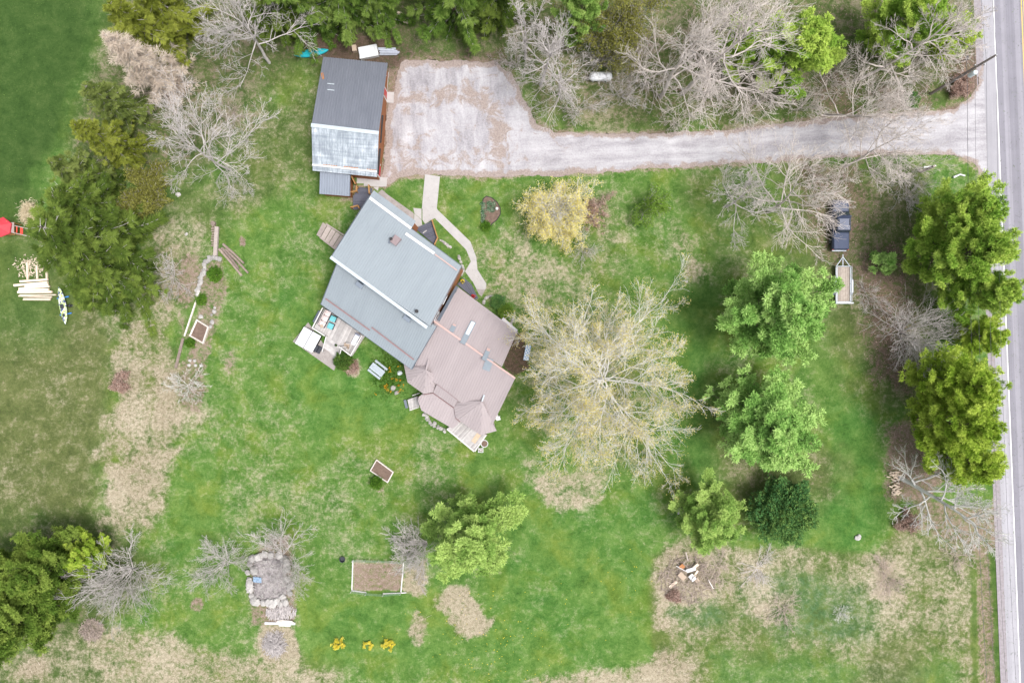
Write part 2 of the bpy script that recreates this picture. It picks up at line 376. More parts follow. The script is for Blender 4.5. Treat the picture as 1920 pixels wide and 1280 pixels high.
def ground_material():
    m = N('ground_cover'); A = m.n('ShaderNodeSeparateXYZ', i_0=m.attr('zone_a').outputs['Vector']); B = m.n('ShaderNodeSeparateXYZ', i_0=m.attr('zone_b').outputs['Vector'])
    straw, soil, dark = A.outputs; olive, lush, blue = B.outputs
    n_f = m.noise(2.6, 6, .78); n_m = m.noise(.55, 5, .66, dist=.4); n_l = m.noise(.13, 4, .6); n_x = m.noise(8.0, 4, .75); n_c = m.noise(1.3, 4, .7)
    fine = m.math('ADD', m.math('MULTIPLY', n_f, .55), m.math('MULTIPLY', n_x, .45))
    # living grass
    g = m.math('ADD', m.math('MULTIPLY', n_m, .42), m.math('MULTIPLY', fine, .58))
    grass = m.ramp(g, [(.35, (.032,.070,.015)), (.45, (.072,.142,.029)), (.54, (.120,.200,.048)), (.68, (.225,.285,.105))])
    gold = m.ramp(g, [(.35, (.055,.090,.014)), (.46, (.115,.170,.028)), (.56, (.175,.225,.048)), (.68, (.27,.30,.10))])
    gmr = m.n('ShaderNodeMapRange', interpolation_type='SMOOTHSTEP'); m.link(m.noise(.21, 4, .65, dist=.5), gmr.inputs[0]); gmr.inputs[1].default_value = .46; gmr.inputs[2].default_value = .66
    grass = m.mix(gmr.outputs[0], grass, gold)
    deep = m.ramp(g, [(.35, (.017,.064,.014)), (.48, (.042,.140,.026)), (.66, (.112,.235,.055))])
    grass = m.mix(m.math('MULTIPLY', lush, m.math('MULTIPLY', m.math('SUBTRACT', n_l, .25), 2.6), True), grass, deep)
    oliv = m.ramp(g, [(.35, (.046,.060,.022)), (.5, (.102,.118,.043)), (.68, (.20,.195,.09))])
    grass = m.mix(olive, grass, oliv)
    fld = m.ramp(g, [(.35, (.022,.048,.013)), (.5, (.044,.084,.022)), (.68, (.088,.128,.040))])
    grass = m.mix(dark, grass, fld)
    blu = m.ramp(g, [(.35, (.024,.078,.036)), (.5, (.062,.145,.068)), (.68, (.17,.25,.14))])
    grass = m.mix(m.math('MULTIPLY', blue, m.math('MULTIPLY', m.math('SUBTRACT', n_c, .3), 2.2), True), grass, blu)
    # dead grass showing through
    th = m.math('ADD', m.math('MULTIPLY', straw, .60), m.math('ADD', m.math('MULTIPLY', n_m, .62), m.math('ADD', m.math('MULTIPLY', n_c, .60), m.math('ADD', m.math('MULTIPLY', fine, .46), m.math('MULTIPLY', m.math('SUBTRACT', n_l, .5), .5)))))
    sm = m.n('ShaderNodeMapRange', interpolation_type='SMOOTHSTEP'); m.link(th, sm.inputs[0]); sm.inputs[1].default_value = .96; sm.inputs[2].default_value = 1.32
    smask = m.math('MULTIPLY', sm.outputs[0], m.math('MINIMUM', m.math('MULTIPLY', straw, 1.9), .92))
    st = m.ramp(m.math('ADD', m.math('MULTIPLY', fine, .8), m.math('MULTIPLY', n_l, .2)), [(.37, (.11,.085,.055)), (.46, (.25,.205,.145)), (.55, (.385,.33,.25)), (.67, (.60,.54,.44))])
    col = m.mix(smask, grass, st)
    # bare soil and leaf litter
    sth = m.math('ADD', soil, m.math('MULTIPLY', m.math('SUBTRACT', m.math('ADD', m.math('MULTIPLY', n_c, .5), m.math('MULTIPLY', n_f, .5)), .5), 1.9))
    s2 = m.n('ShaderNodeMapRange', interpolation_type='SMOOTHSTEP'); m.link(sth, s2.inputs[0]); s2.inputs[1].default_value = .34; s2.inputs[2].default_value = 1.0
    so_ = m.ramp(fine, [(.36, (.085,.056,.044)), (.48, (.185,.130,.105)), (.58, (.285,.215,.18)), (.70, (.43,.35,.30))])
    wet = m.ramp(fine, [(.36, (.030,.020,.015)), (.55, (.075,.048,.036)), (.72, (.15,.10,.08))])
    so_ = m.mix(m.math('MULTIPLY', dark, 1.3, True), so_, wet)
    col = m.mix(m.math('MULTIPLY', s2.outputs[0], m.math('MINIMUM', m.math('MULTIPLY', soil, 3.0), .96)), col, so_)
    m.bump(m.math('ADD', n_f, m.math('MULTIPLY', n_m, .8)), .55, .12)
    return m.done(col, 1.0, 0, .0)
GROUND_M = ground_material()
ground = gm.build('ground', GROUND_M, smooth=True); ground['kind'] = 'structure'
zone_attrs(ground.data, GF)

# ------------------------------------------------------------------ gravel drive (a sheet on the ground, worn edge)
def drive_material():
    m = N('drive_gravel'); e = m.attr('tint').outputs['Fac']     # 0 at the edge, 1 well inside
    lane_h = m.noise(.9, 5, .68, m.stretch((0,0,R(3)), (.16,1.0,1))); lane_v = m.noise(.8, 5, .68, m.stretch((0,0,R(4)), (1.0,.22,1)))
    mr0 = m.n('ShaderNodeMapRange', interpolation_type='SMOOTHSTEP'); m.link(m.n('ShaderNodeSeparateXYZ', i_0=m.pos()).outputs[0], mr0.inputs[0]); mr0.inputs[1].default_value = -4; mr0.inputs[2].default_value = 6
    mx0 = m.n('ShaderNodeMix'); m.link(mr0.outputs[0], mx0.inputs[0]); m.link(lane_v, mx0.inputs[2]); m.link(lane_h, mx0.inputs[3]); lane = mx0.outputs[0]
    patch = m.noise(.30, 5, .64, dist=.6); fine = m.noise(5, 5, .75); grit = m.noise(16, 3, .7); br = m.noise(.55, 6, .74, dist=1.2)
    grey = m.ramp(m.math('ADD', m.math('MULTIPLY', lane, .45), m.math('ADD', m.math('MULTIPLY', patch, .25), m.math('MULTIPLY', fine, .3))),
                  [(.36, (.21,.196,.212)), (.45, (.315,.300,.320)), (.53, (.41,.396,.416)), (.63, (.53,.518,.538))])
    brown = m.ramp(fine, [(.34, (.20,.155,.135)), (.5, (.285,.225,.195)), (.66, (.37,.305,.27))])
    k = m.math('ADD', m.math('SUBTRACT', 1.0, m.math('MULTIPLY', e, 1.5)), m.math('MULTIPLY', m.math('SUBTRACT', br, .5), 3.2))
    mr = m.n('ShaderNodeMapRange', interpolation_type='SMOOTHSTEP'); m.link(k, mr.inputs[0]); mr.inputs[1].default_value = -.30; mr.inputs[2].default_value = .22
    col = m.mix(m.math('MULTIPLY', mr.outputs[0], .85), grey, brown)
    col = m.mix(m.math('MULTIPLY', m.math('SUBTRACT', grit, .5), .9, True), col, (.17,.15,.15))
    m.bump(m.math('ADD', fine, grit), .4, .03)
    return m.done(col, .95, 0, .12)
dx, dy = np.meshgrid(np.arange(-17,58.5,.2), np.arange(17.0,34.5,.2)); px, py = 960+16*dx, 640-16*dy
dd = sdf(px, py, DRIVE)+(fbm(dx, dy, 2.2, 2)-.5)*12+(fbm(dx, dy, .7, 3, 2)-.5)*7
ok = dd < 0; cell = ok[:-1,:-1] | ok[1:,:-1] | ok[:-1,1:] | ok[1:,1:]
gyy, gxx = np.gradient(dd, .2*16); gl = np.maximum(np.hypot(gxx, gyy), .25)*1.0; mv = np.where(dd > 0, np.minimum(dd/16, .3), 0)
dx = dx-gxx/gl*mv; dy = dy-gyy/gl*mv
ii = np.arange(dx.size).reshape(dx.shape)
q = np.stack([ii[:-1,:-1], ii[:-1,1:], ii[1:,1:], ii[1:,:-1]], -1)[cell]
used, inv = np.unique(q, return_inverse=True)
inside = np.clip(-dd.ravel()[used]/15, 0, 1)*.92+.25*np.clip((px.ravel()[used]-980)/200, 0, 1)
# bare brown arcs left by tyres in the turning area, away from the travelled lane
turn = np.clip(1-np.abs(sdf(px.ravel()[used], py.ravel()[used], [(735,195),(790,188),(850,178),(905,190),(935,240),(930,300),(935,305),(945,240),(912,178),(850,168),(780,180)]))/22, 0, 1)
inside = inside-turn*.36
inside = inside-.20*np.clip((300-np.abs(py.ravel()[used]-300)*6)/300, 0, 1)*np.clip((960-px.ravel()[used])/120, 0, 1)
dm = MB(); dm.add(np.c_[dx.ravel()[used], dy.ravel()[used], np.full(len(used), .006)], inv.reshape(q.shape), inside)
drive = dm.build('driveway', drive_material()); drive['kind'] = 'structure'

# ------------------------------------------------------------------ road along the east side
e0, e1 = P(1862.5,0), P(1913,1280); rd = nrm(e1-e0); rn = np.array([-rd[1], rd[0], 0])
if rn[0] < 0: rn = -rn
def strip(a, b, z, t0=-420, t1=420, n=2):
    mid = (e0+e1)/2; mb = MB(); ts = np.linspace(t0, t1, n); V = []
    for t in ts: V += [mid+rd*t+rn*a+[0,0,z], mid+rd*t+rn*b+[0,0,z]]
    mb.add(V, [(2*i,2*i+1,2*i+3,2*i+2) for i in range(n-1)]); return mb
def road_material(name, c, lines):
    m = N(name); an = math.atan2(rd[1], rd[0])
    along = m.noise(.9, 5, .6, m.stretch((0,0,an), (.03,1.6,1))); f = m.noise(9, 4, .7); b = m.noise(.4, 4, .6)
    t = m.math('ADD', m.math('MULTIPLY', along, .55), m.math('ADD', m.math('MULTIPLY', f, .2), m.math('MULTIPLY', b, .25)))
    col = m.ramp(t, [(.36, tuple(x*.82 for x in c)), (.5, c), (.64, tuple(x*1.2 for x in c))])
    m.bump(f, .2, .01); return m.done(col, .9, 0, .2)
asph = road_material('road_asphalt', (.215,.207,.236), 0); shl = road_material('shoulder_asphalt', (.325,.315,.34), 0)
grv = pm('shoulder_gravel', (.33,.30,.32), (.22,.195,.20), 3, .95, .4)
sh = strip(-2.3, 9.0, .004).build('gravel_shoulder', grv); sh['kind'] = 'structure'
ps = strip(-1.45, 8.2, .010).build('paved_shoulder', shl); ps['kind'] = 'structure'
road = strip(-.06, 6.75, .016).build('road', asph); road['kind'] = 'structure'
m = N('road_paint_white'); wf = m.noise(14, 4, .7); white_paint = m.done(m.ramp(wf, [(.32,(.55,.55,.56)),(.46,(.82,.82,.82))]), .7)
m = N('road_paint_yellow'); wf = m.noise(14, 4, .7); yel_paint = m.done(m.ramp(wf, [(.3,(.50,.40,.20)),(.46,(.72,.46,.10))]), .7)
for a, b, nm, mt in ((-.06,.05,'edge_line',white_paint), (6.62,6.75,'edge_line',white_paint), (3.20,3.31,'centre_line',yel_paint), (3.48,3.59,'centre_line',yel_paint)):
    strip(a, b, .021).build(nm, mt, road)
# worn wheel paths: lighter polished bands of the same asphalt
wp = road_material('wheel_path_asphalt', (.262,.252,.283), 0)
for a in (.75, 2.35, 4.15, 5.8): strip(a, a+.62, .0185).build('wheel_path', wp, road)

tar = pm('crack_sealant', (.11,.105,.115), (.08,.078,.085), 6, .8)
rk = random.Random(9)
for k in range(9):
    t = -46+k*11+rk.uniform(-3,3); x0 = rk.uniform(.2,5.0); mb = MB(); pts = [(e0+e1)/2+rd*(t+i*.18*rk.uniform(-.6,1.0))+rn*(x0+i*.28)+np.array([0,0,.0195]) for i in range(rk.randint(4,9))]
    for p_, q_ in zip(pts, pts[1:]): mb.add([p_-rd*.018, p_+rd*.018, q_+rd*.018, q_-rd*.018], [(0,1,2,3)])
    mb.build('crack', tar, road)
# ------------------------------------------------------------------ concrete walks (separate slabs)
conc = pm('walk_concrete', (.44,.42,.412), (.37,.35,.345), 1.6, .9, .08, tinted=.12)
conc2 = pm('walk_concrete_old', (.36,.325,.31), (.25,.22,.21), 1.8, .9, .2, tinted=.3)
rs = random.Random(5)
def slab_quad(parent, pts, mat=conc, z=.022, gap=.004, name='paving_slab'):
    c = np.mean([P(*p)[:2] for p in pts], axis=0); poly = []
    for p in pts:
        v = P(*p)[:2]-c; L = np.linalg.norm(v); poly.append(c+v*(1-gap*1.4/L))
    mb = MB(); mb.prism(poly, -.05, z+rs.uniform(-.002,.002), rs.uniform(.35,.65)); return mb.build(name, mat, parent)
def struct_root(name, px, py):
    o = bpy.data.objects.new(name, None); COL.objects.link(o); o.location = tuple(P(px, py)); WLOC[o.name] = tuple(P(px,py)); o['kind'] = 'structure'; return o
def lerp(a, b, t): return (a[0]+(b[0]-a[0])*t, a[1]+(b[1]-a[1])*t)
def strip_slabs(parent, left, right, n, mat=conc, **k):
    """left/right: matching outline points; n slabs per stretch"""
    for (a, b, c, d, m_) in zip(left, left[1:], right, right[1:], n):
        for i in range(m_): slab_quad(parent, [lerp(a,b,i/m_), lerp(a,b,(i+1)/m_), lerp(c,d,(i+1)/m_), lerp(c,d,i/m_)], mat, **k)
walk = struct_root('concrete_walk', 810, 380)
def walk_bed(root, outline, mat=conc):
    mb = MB(); pts = np.array([P(*p) for p in outline]); n = len(pts); mb.add(np.vstack([pts+[0,0,.016], pts-[0,0,.05]]), [tuple(range(n))]+[(i,n+i,n+(i+1)%n,(i+1)%n) for i in range(n)]); mb.build('mortar_bed', mat, root)
walk_bed(walk, [(825,331),(797,327),(795,347),(791,391),(816,410),(874,468),(883,490),(872,509),(886,527),(893,541),(903,556),(910,542),(912,532),(895,505),(893,482),(882,453),(822,395),(819,391),(823,351)])
strip_slabs(walk, [(797,327),(795,347),(791,391)], [(825,331),(823,351),(819,391)], [2,4])
strip_slabs(walk, [(791,391),(816,410),(874,468),(883,490)], [(819,391),(822,395),(882,453),(893,482)], [1,4,2])
strip_slabs(walk, [(883,490),(872,509)], [(893,482),(895,505)], [1])
for i in range(3):
    for j in range(3):
        A, B, C_, D = (872,509),(895,505),(912,532),(885,527)
        q = [lerp(lerp(A,B,(i+a)/3), lerp(D,C_,(i+a)/3), (j+b)/3) for a, b in ((0,0),(1,0),(1,1),(0,1))]; slab_quad(walk, q)
slab_quad(walk, [(886,527.5),(912,532.5),(911,542),(893,541)]); slab_quad(walk, [(893,541.5),(910,542.5),(903,556),(898,552)], conc2)
for q in ([(775,390),(790.5,391.5),(790.5,412),(777,400)], [(777,400.5),(790.5,412.5),(792,424),(782,431),(776,418)], [(792,391.5),(818,391.5),(815,409),(797,420),(792,412)]): slab_quad(walk, q)
oldwalk = struct_root('worn_concrete_path', 740, 370)
strip_slabs(oldwalk, [(716,355),(727,365),(776,400)], [(709,362),(722,374),(776,417)], [2,5], conc2)
pad = struct_root('garage_back_walk', 700, 340)
for q in ([(669,330),(682,331),(682,344),(669,344)], [(682,331),(710,333),(710,350),(682,349)], [(710,332),(726,333),(725,350),(710,350)], [(700,350.5),(710,350.5),(709,358),(703,354)]): slab_quad(pad, q)
for q in ([(726,173),(739,173.5),(738,194),(725,193)],): slab_quad(struct_root('door_step', 732, 183), q, z=.1)
patio = struct_root('patio', 600, 650)
A, B, C_, D = (578,604),(632,680),(626,694),(563,636)
o1, o2, o3, o4 = (578,604),(634,679),(626,694),(552,640)
for i in range(9):
    for j in range(5):
        f = lambda a, b: lerp(lerp((578,604),(632,680),a), lerp((549,640),(626.5,694.5),a), b)
        q = [f(i/9,j/5), f((i+1)/9,j/5), f((i+1)/9,(j+1)/5), f(i/9,(j+1)/5)]; slab_quad(patio, q, conc2, z=.03)
# ------------------------------------------------------------------ buildings
def ribbed(mb, pix, pl, ribdir, pitch=.30, rise=.05, rw=.12, thick=.06, tint=None):
    """ribbed sheet metal on a convex outline (photo pixels seen on plane pl); ribdir = two pixels along a rib"""
    pts = np.array([on_plane(*p, pl) for p in pix]); n = pl[1]
    t = nrm(on_plane(*ribdir[1], pl)-on_plane(*ribdir[0], pl)); s = np.cross(n, t); o = pts[0]
    S = (pts-o)@s; T = (pts-o)@t
    br = [(x, 0.0) for x in S]
    k0, k1 = math.floor(S.min()/pitch), math.ceil(S.max()/pitch)
    for k in range(k0, k1+1):
        b = k*pitch; br += [(b-rw/2, 0.0), (b-rw*.2, rise), (b+rw*.2, rise), (b+rw/2, 0.0)]
    br = sorted([b for b in br if S.min()-1e-6 <= b[0] <= S.max()+1e-6]); V = []; m = len(S)
    for x, z in br:
        ts = []
        for i in range(m):
            a, b = S[i], S[(i+1)%m]
            if min(a,b)-1e-6 <= x <= max(a,b)+1e-6:
                if abs(b-a) < 1e-9: ts += [T[i], T[(i+1)%m]]
                else: ts.append(T[i]+(T[(i+1)%m]-T[i])*(x-a)/(b-a))
        lo, hi = min(ts), max(ts)
        for tt in (lo, hi): V.append(o+s*x+t*tt+n*z)
    m = len(br); F = [(2*i,2*i+2,2*i+3,2*i+1) for i in range(m-1)]
    mb.add(V, F, tint)
    # underside and rim
    lo = pts-n*thick; k = len(pts)
    mb.add(np.vstack([pts-n*.004, lo]), [tuple(range(2*k-1,k-1,-1))]+[(i,(i+1)%k,k+(i+1)%k,k+i) for i in range(k)], tint)
def plan(pix, pl, inset=0.0):
    p = np.array([on_plane(*q, pl)[:2] for q in pix])
    if inset:
        c = p.mean(0); out = []; n = len(p)
        ar = np.sum(p[:,0]*np.roll(p[:,1],-1)-np.roll(p[:,0],-1)*p[:,1]); sg = 1 if ar > 0 else -1
        for i in range(n):
            a, b, d = p[i-1], p[i], p[(i+1)%n]
            e1, e2 = nrm(b-a), nrm(d-b); n1 = sg*np.array([-e1[1], e1[0]]); n2 = sg*np.array([-e2[1], e2[0]])
            bi = nrm(n1+n2); out.append(b+bi*inset/max(.35, np.dot(bi, n1)))
        p = np.array(out)
    return p
def zat(pl, xy): return pl[0][2]-(pl[1][0]*(xy[0]-pl[0][0])+pl[1][1]*(xy[1]-pl[0][1]))/pl[1][2]
def capline(mb, a, b, pl, wd=.28, ht=.06, lift=.06):
    mb.bar(on_plane(*a, pl)+[0,0,lift], on_plane(*b, pl)+[0,0,lift], wd, ht)

slate_roof = pm('roof_metal_slate', (.205,.218,.255), (.165,.178,.212), .8, .5, 0, .25, .5, mapping=((0,0,R(-6)), (1.5,.25,1)))
m = N('roof_metal_galvanised'); cols_ = m.noise(1.5, 3, .7, m.stretch((0,0,R(-5)), (1.6,.05,1))); rows_ = m.noise(1.9, 2, .7, m.stretch((0,0,R(-5)), (.10,1.5,1))); bl = m.noise(1.2, 3, .7)
galv_roof = m.done(m.ramp(m.math('ADD', m.math('ADD', m.math('MULTIPLY', cols_, .42), m.math('MULTIPLY', rows_, .33)), m.math('MULTIPLY', bl, .25)), [(.40,(.25,.28,.32)),(.49,(.33,.37,.41)),(.56,(.45,.49,.53)),(.63,(.64,.67,.70))]), .42, .3, 0.5)
lean_roof = pm('roof_metal_lean_to', (.24,.27,.32), (.185,.21,.255), .8, .5, 0, .2, .5, mapping=((0,0,R(-3)), (1.5,.25,1)))
blue_roof = pm('roof_metal_blue_grey', (.285,.322,.350), (.245,.278,.306), .5, .5, 0, .15, .5, mapping=((0,0,R(58)), (.20,1.6,1)))
brown_roof = pm('roof_metal_brown', (.375,.322,.326), (.318,.273,.277), .45, .55, 0, .1, .4, mapping=((0,0,R(58)), (.20,1.6,1)))
brown_dim = brown_roof
trim_white = pm('trim_white', (.66,.66,.66), (.55,.55,.56), 6, .6)
ridge_light = pm('ridge_cap_light', (.50,.55,.58), (.40,.45,.49), 5, .5, 0, .2)
ridge_pink = pm('ridge_cap_copper', (.50,.35,.32), (.42,.29,.265), 3, .5)
cedar = pm('cedar_cladding', (.30,.115,.045), (.20,.075,.03), 2.5, .7, .1, mapping=((0,0,0), (1,1,9)))
siding = pm('siding_brown', (.36,.15,.07), (.27,.11,.05), 2.5, .7, .1, mapping=((0,0,0), (1,1,9)))
red_door = pm('red_door_paint', (.52,.045,.04), (.40,.03,.03), 3, .5)
dark_trim = pm('dark_trim', (.035,.033,.035), (.022,.02,.022), 4, .6)
flash = pm('flashing_slate', (.15,.175,.21), (.11,.13,.16), 2, .5, 0, .3)
glass = pm('window_glass', (.05,.065,.08), (.03,.04,.05), 2, .08, 0, 0, .6)
stone_base = pm('concrete_base', (.42,.40,.385), (.33,.31,.30), 4, .9, .2)
timber = pm('timber_honey', (.42,.235,.09), (.31,.16,.06), 4, .75, .1, tinted=.25)
deck_grey = pm('deck_paint_slate', (.10,.105,.14), (.075,.08,.105), 3, .7, .1, tinted=.35)
weathered = pm('deck_wood_weathered', (.50,.48,.47), (.34,.32,.315), 2.5, .85, .15, tinted=.45)
rail_white = pm('rail_wood_pale', (.66,.635,.62), (.52,.50,.49), 4, .8, .1, tinted=.2)
rust = pm('rust_stain', (.42,.20,.085), (.36,.15,.06), 3, .8)
grime = pm('old_wood', (.40,.345,.315), (.28,.235,.215), 4, .9, .2, tinted=.35)

# ---- garage / workshop
gr = thing('garage', 'long saltbox garage with dark slate and pale galvanised metal roof beside gravel yard', 'garage', P(660,225))
GR = ((584,234),(710,249))           # ridge
plN = plane3((584,234,5.0), (710,249,5.0), (606,108,2.3)); plS = plane3((584,234,5.0), (710,249,5.0), (586,321,2.9))
north = [(606,107),(727,118.5),(710,249),(584,234)]; south = [(584,234),(710,249),(707,332),(586,320)]
b = MB(); ribbed(b, north, plN, ((606,107),(584,234)), .29); roofN = b.build('roof', slate_roof, gr); roofN['label'] = 'dark slate metal roof slope'
b = MB(); ribbed(b, south, plS, ((584,234),(586,320)), .29); roofS = b.build('roof', galv_roof, gr); roofS['label'] = 'pale galvanised metal roof slope'
b = MB(); capline(b, (583.5,235), (710.5,250), plS, .42, .05, .07); b.build('ridge_cap', ridge_light, roofN)
b = MB(); capline(b, (586,309.5), (707,322.5), plS, .20, .12, .10); b.build('snow_guard', trim_white, roofS)
for a, c_ in (((606,309.5),(632,312)), ((645,313),(672,316)), ((688,318),(706,320))): b = MB(); capline(b, a, c_, plS, .16, .004, .042); b.build('rust_stain', rust, roofS)
b = MB(); capline(b, (604,137), (606,149), plN, .28, .004, .040); b.build('rust_stain', rust, roofN)
for yy in (157, 168.5): b = MB(); capline(b, (614,yy), (627,yy+1.4), plN, .09, .03, .05); b.build('roof_bracket', ridge_light, roofN)
# walls
wN, wS = plan(north, plN, .32), plan(south, plS, .32)
poly = [wN[0], wN[1], (wN[2]+wS[1])/2, wS[2], wS[3], (wN[3]+wS[0])/2]
zt = [zat(plN, wN[0])-.12, zat(plN, wN[1])-.12, min(zat(plN, poly[2]), zat(plS, poly[2]))-.14, zat(plS, wS[2])-.12, zat(plS, wS[3])-.12, min(zat(plN, poly[5]), zat(plS, poly[5]))-.14]
b = MB(); b.prism(poly, 0, zt); b.build('wall', cedar, gr)
e_top, e_bot = np.array([*poly[1],0]), np.array([*poly[3],0]); ed = nrm(e_bot-e_top); en = np.array([-ed[1], ed[0], 0]); en = en if en[0] > 0 else -en
def on_wall(s, off, z): return e_top+ed*s+en*off+[0,0,z]
L = np.linalg.norm(e_bot-e_top)
b = MB(); b.bar(on_wall(-.02,.02,.09), on_wall(L+.02,.02,.09), .10, .18); b.build('foundation_sill', stone_base, gr)
for s0, wd in ((5.9,2.75), (9.7,2.55)):
    d = MB()
    for k in range(4): d.bar(on_wall(s0,.04,.40+k*.52), on_wall(s0+wd,.04,.40+k*.52), .06, .50)
    dr = d.build('garage_door', red_door, gr)
    
    for q in (s0-.08, s0+wd+.08): f = MB(); f.bar(on_wall(q,.03,0), on_wall(q,.03,2.3), .14, .10); f.build('door_jamb', trim_white, dr)
    f = MB(); f.bar(on_wall(s0-.2,.16,2.36), on_wall(s0+wd+.2,.16,2.36), .36, .05); f.build('door_hood', dark_trim, dr)
    f = MB(); f.bar(on_wall(s0+wd/2-.12,.1,.75), on_wall(s0+wd/2+.12,.1,.75), .03, .03); f.build('handle', trim_white, dr)
d = MB(); d.bar(on_wall(2.75,.03,.1), on_wall(2.75,.03,2.1), .06, .92); d2 = MB(); d2.bar(on_wall(2.3,.04,1.12), on_wall(3.2,.04,1.12), .06, 2.04)
dr = d2.build('entry_door', red_door, gr)
f = MB(); f.bar(on_wall(2.24,.03,0), on_wall(2.24,.03,2.2), .14, .1); f.bar(on_wall(3.26,.03,0), on_wall(3.26,.03,2.2), .14, .1); f.bar(on_wall(2.2,.03,2.22), on_wall(3.3,.03,2.22), .14, .08); f.build('door_frame', trim_white, dr)
f = MB(); f.lathe([(.02,0),(.045,.02),(.03,.05)], on_wall(3.08,.09,1.05), 8, 'x'); f.build('handle', ridge_light, dr)
f = MB(); f.rbox(on_wall(1.0,.10,2.05), (.22,.2,.34), .05); f.build('wall_lamp', trim_white, gr)
# lean-to at the south end
plL = plane3((599,321,2.45), (657,328,2.45), (599,365,2.0))
lt = [(600,320.5),(657,328),(656.5,368),(598.5,363.5)]
b = MB(); ribbed(b, lt, plL, ((600,320.5),(598.5,363.5)), .29); b.build('lean_to_roof', lean_roof, gr)
w_ = plan(lt, plL, .22); b = MB(); b.prism(w_, 0, [zat(plL, q)-.12 for q in w_]); b.build('lean_to_wall', cedar, gr)
b = MB(); b.bar(np.array([*w_[3],1.9]), np.array([*w_[2],1.88]), .1, .1); b.build('lean_to_beam', timber, gr)
b = MB(); b.bar(P(660,331,1.2), P(667,345,1.0), .12, .9); b.bar(P(660,331,.6), P(668,346,.5), .14, 1.0); b.build('timber_brace_panel', timber, gr)

# ---- house
ho = thing('house', 'large farmhouse with staggered blue grey and brown metal roofs in the lawn', 'house', P(790,600))
rib_u = ((692,370),(621,482))
plU = plane3((621,482,7.3), (805,612,7.3), (692,370,4.7)); main_u = [(692,370),(865,499),(806,611),(621,482)]
# lower south-west slope
plW = plane3((640,478,6.2), (815,604,6.2), (602,570,3.8)); low_w = [(634,489),(818,612),(771,691.5),(602,570)]
b = MB(); ribbed(b, main_u, plU, rib_u, .28, .026, .06); ru = b.build('upper_roof', blue_roof, ho)
plB = plane3((692,370,4.69), (771,429,4.69), (701,357,4.42)); 
b = MB(); ribbed(b, [(692,370),(771,429),(779.5,414.5),(701,357)], plB, rib_u, .28, .026, .06); b.build('porch_eave_roof', blue_roof, ho)
b = MB(); ribbed(b, low_w, plW, ((634,489),(602,570)), .28, .026, .06); rw_ = b.build('lower_roof', blue_roof, ho)
b = MB(); capline(b, (620,482), (801,614), plU, .34, .06, .05); b.build('ridge_cap', ridge_light, ru)
b = MB(); capline(b, (694,371.5), (771,428.5), plU, .30, .13, .10); b.build('snow_guard', trim_white, ru)
b = MB(); capline(b, (761,438), (814.5,475.5), plU, .30, .13, .10); b.build('snow_guard', trim_white, ru)
b = MB(); capline(b, (816,477), (857,507), plU, .13, .10, .09); b.build('snow_rail', ridge_pink, ru)
snow_rail = pm('snow_rail_brown', (.27,.17,.17), (.2,.12,.12), 3, .6)
b = MB(); capline(b, (611,560), (693.5,619), plW, .14, .11, .09); b.build('snow_rail', snow_rail, rw_)
b = MB(); capline(b, (697,613.5), (776,674), plW, .14, .11, .09); b.build('snow_rail', snow_rail, rw_)
# fascia along the visible edges
b = MB()
for pl, a, c_ in ((plU,(866,499.5),(807,611.5)), (plU,(691,369),(620,482)), (plW,(818.5,612),(771.5,692)), (plW,(601,570),(771,692)), (plW,(633,489),(601,570)), (plU,(692,369.5),(866,498.5))):
    b.bar(on_plane(*a, pl)-[0,0,.14], on_plane(*c_, pl)-[0,0,.14], .05, .22)
b.build('fascia', flash, ho)
# house walls
wu = plan(main_u, plU, .10)
b = MB(); b.prism(wu, 0, [zat(plU, q)-.13 for q in wu]); b.build('upper_wall', siding, ho)
wl = plan(low_w, plW, .35); b = MB(); b.prism(wl, 0, [zat(plW, q)-.13 for q in wl]); b.build('lower_wall', siding, ho)
wb = plan([(692,370),(771,429),(779.5,414.5),(701,357)], plB, .2); b = MB(); b.prism(wb, 0, [zat(plB, q)-.1 for q in wb]); b.build('porch_wall', siding, ho)
# windows in the visible south-east gable
ga, gb = np.array([*wu[1],0]), np.array([*wu[2],0]); gd = nrm(gb-ga); gn = np.array([-gd[1], gd[0], 0]); gn = gn if gn[0] > 0 else -gn
for s0 in (3.6, 5.6):
    wdw = MB(); wdw.bar(ga+gd*s0+gn*.04+[0,0,5.1], ga+gd*(s0+.9)+gn*.04+[0,0,5.1], .05, .95); wo = wdw.build('window', glass, ho)
    f = MB(); q0, q1 = ga+gd*(s0-.06)+gn*.06, ga+gd*(s0+.96)+gn*.06
    for z in (4.58, 5.62): f.bar(q0+[0,0,z], q1+[0,0,z], .10, .10)
    for q in (q0, q1): f.bar(q+[0,0,4.6], q+[0,0,5.6], .10, .10)
    f.build('window_frame', trim_white, wo)
# chimney box with flue pipe, vents, skylights
def deck_box(px, py, pl, sx, sy, ht, rz, mat, name, parent):
    c = on_plane(px, py, pl); mb = MB(); mb.box(c+[0,0,ht/2-.25], (sx, sy, ht+.5), rz); return mb.build(name, mat, parent)
rz_u = math.atan2(*( (on_plane(865,499,plU)-on_plane(692,370,plU))[[1,0]] ))
chimney_m = pm('chimney_cap_brown', (.27,.21,.215), (.21,.16,.165), 3, .5)
ch = deck_box(743,451.5, plU, .78, .95, .55, rz_u, chimney_m, 'chimney', ho)
b = MB(); c = on_plane(735,449,plU); b.tube([c+[0,0,-.1], c+[0,0,.55]], .10, 10); b.tube([c+[0,0,.5], c+[0,0,.62]], .17, 10); b.build('flue', dark_trim, ch)
b = MB(); c = on_plane(730,454,plU); b.bar(c+[-.25,-.4,.03], c+[.3,.45,.03], .25, .05); b.build('flashing', flash, ch)
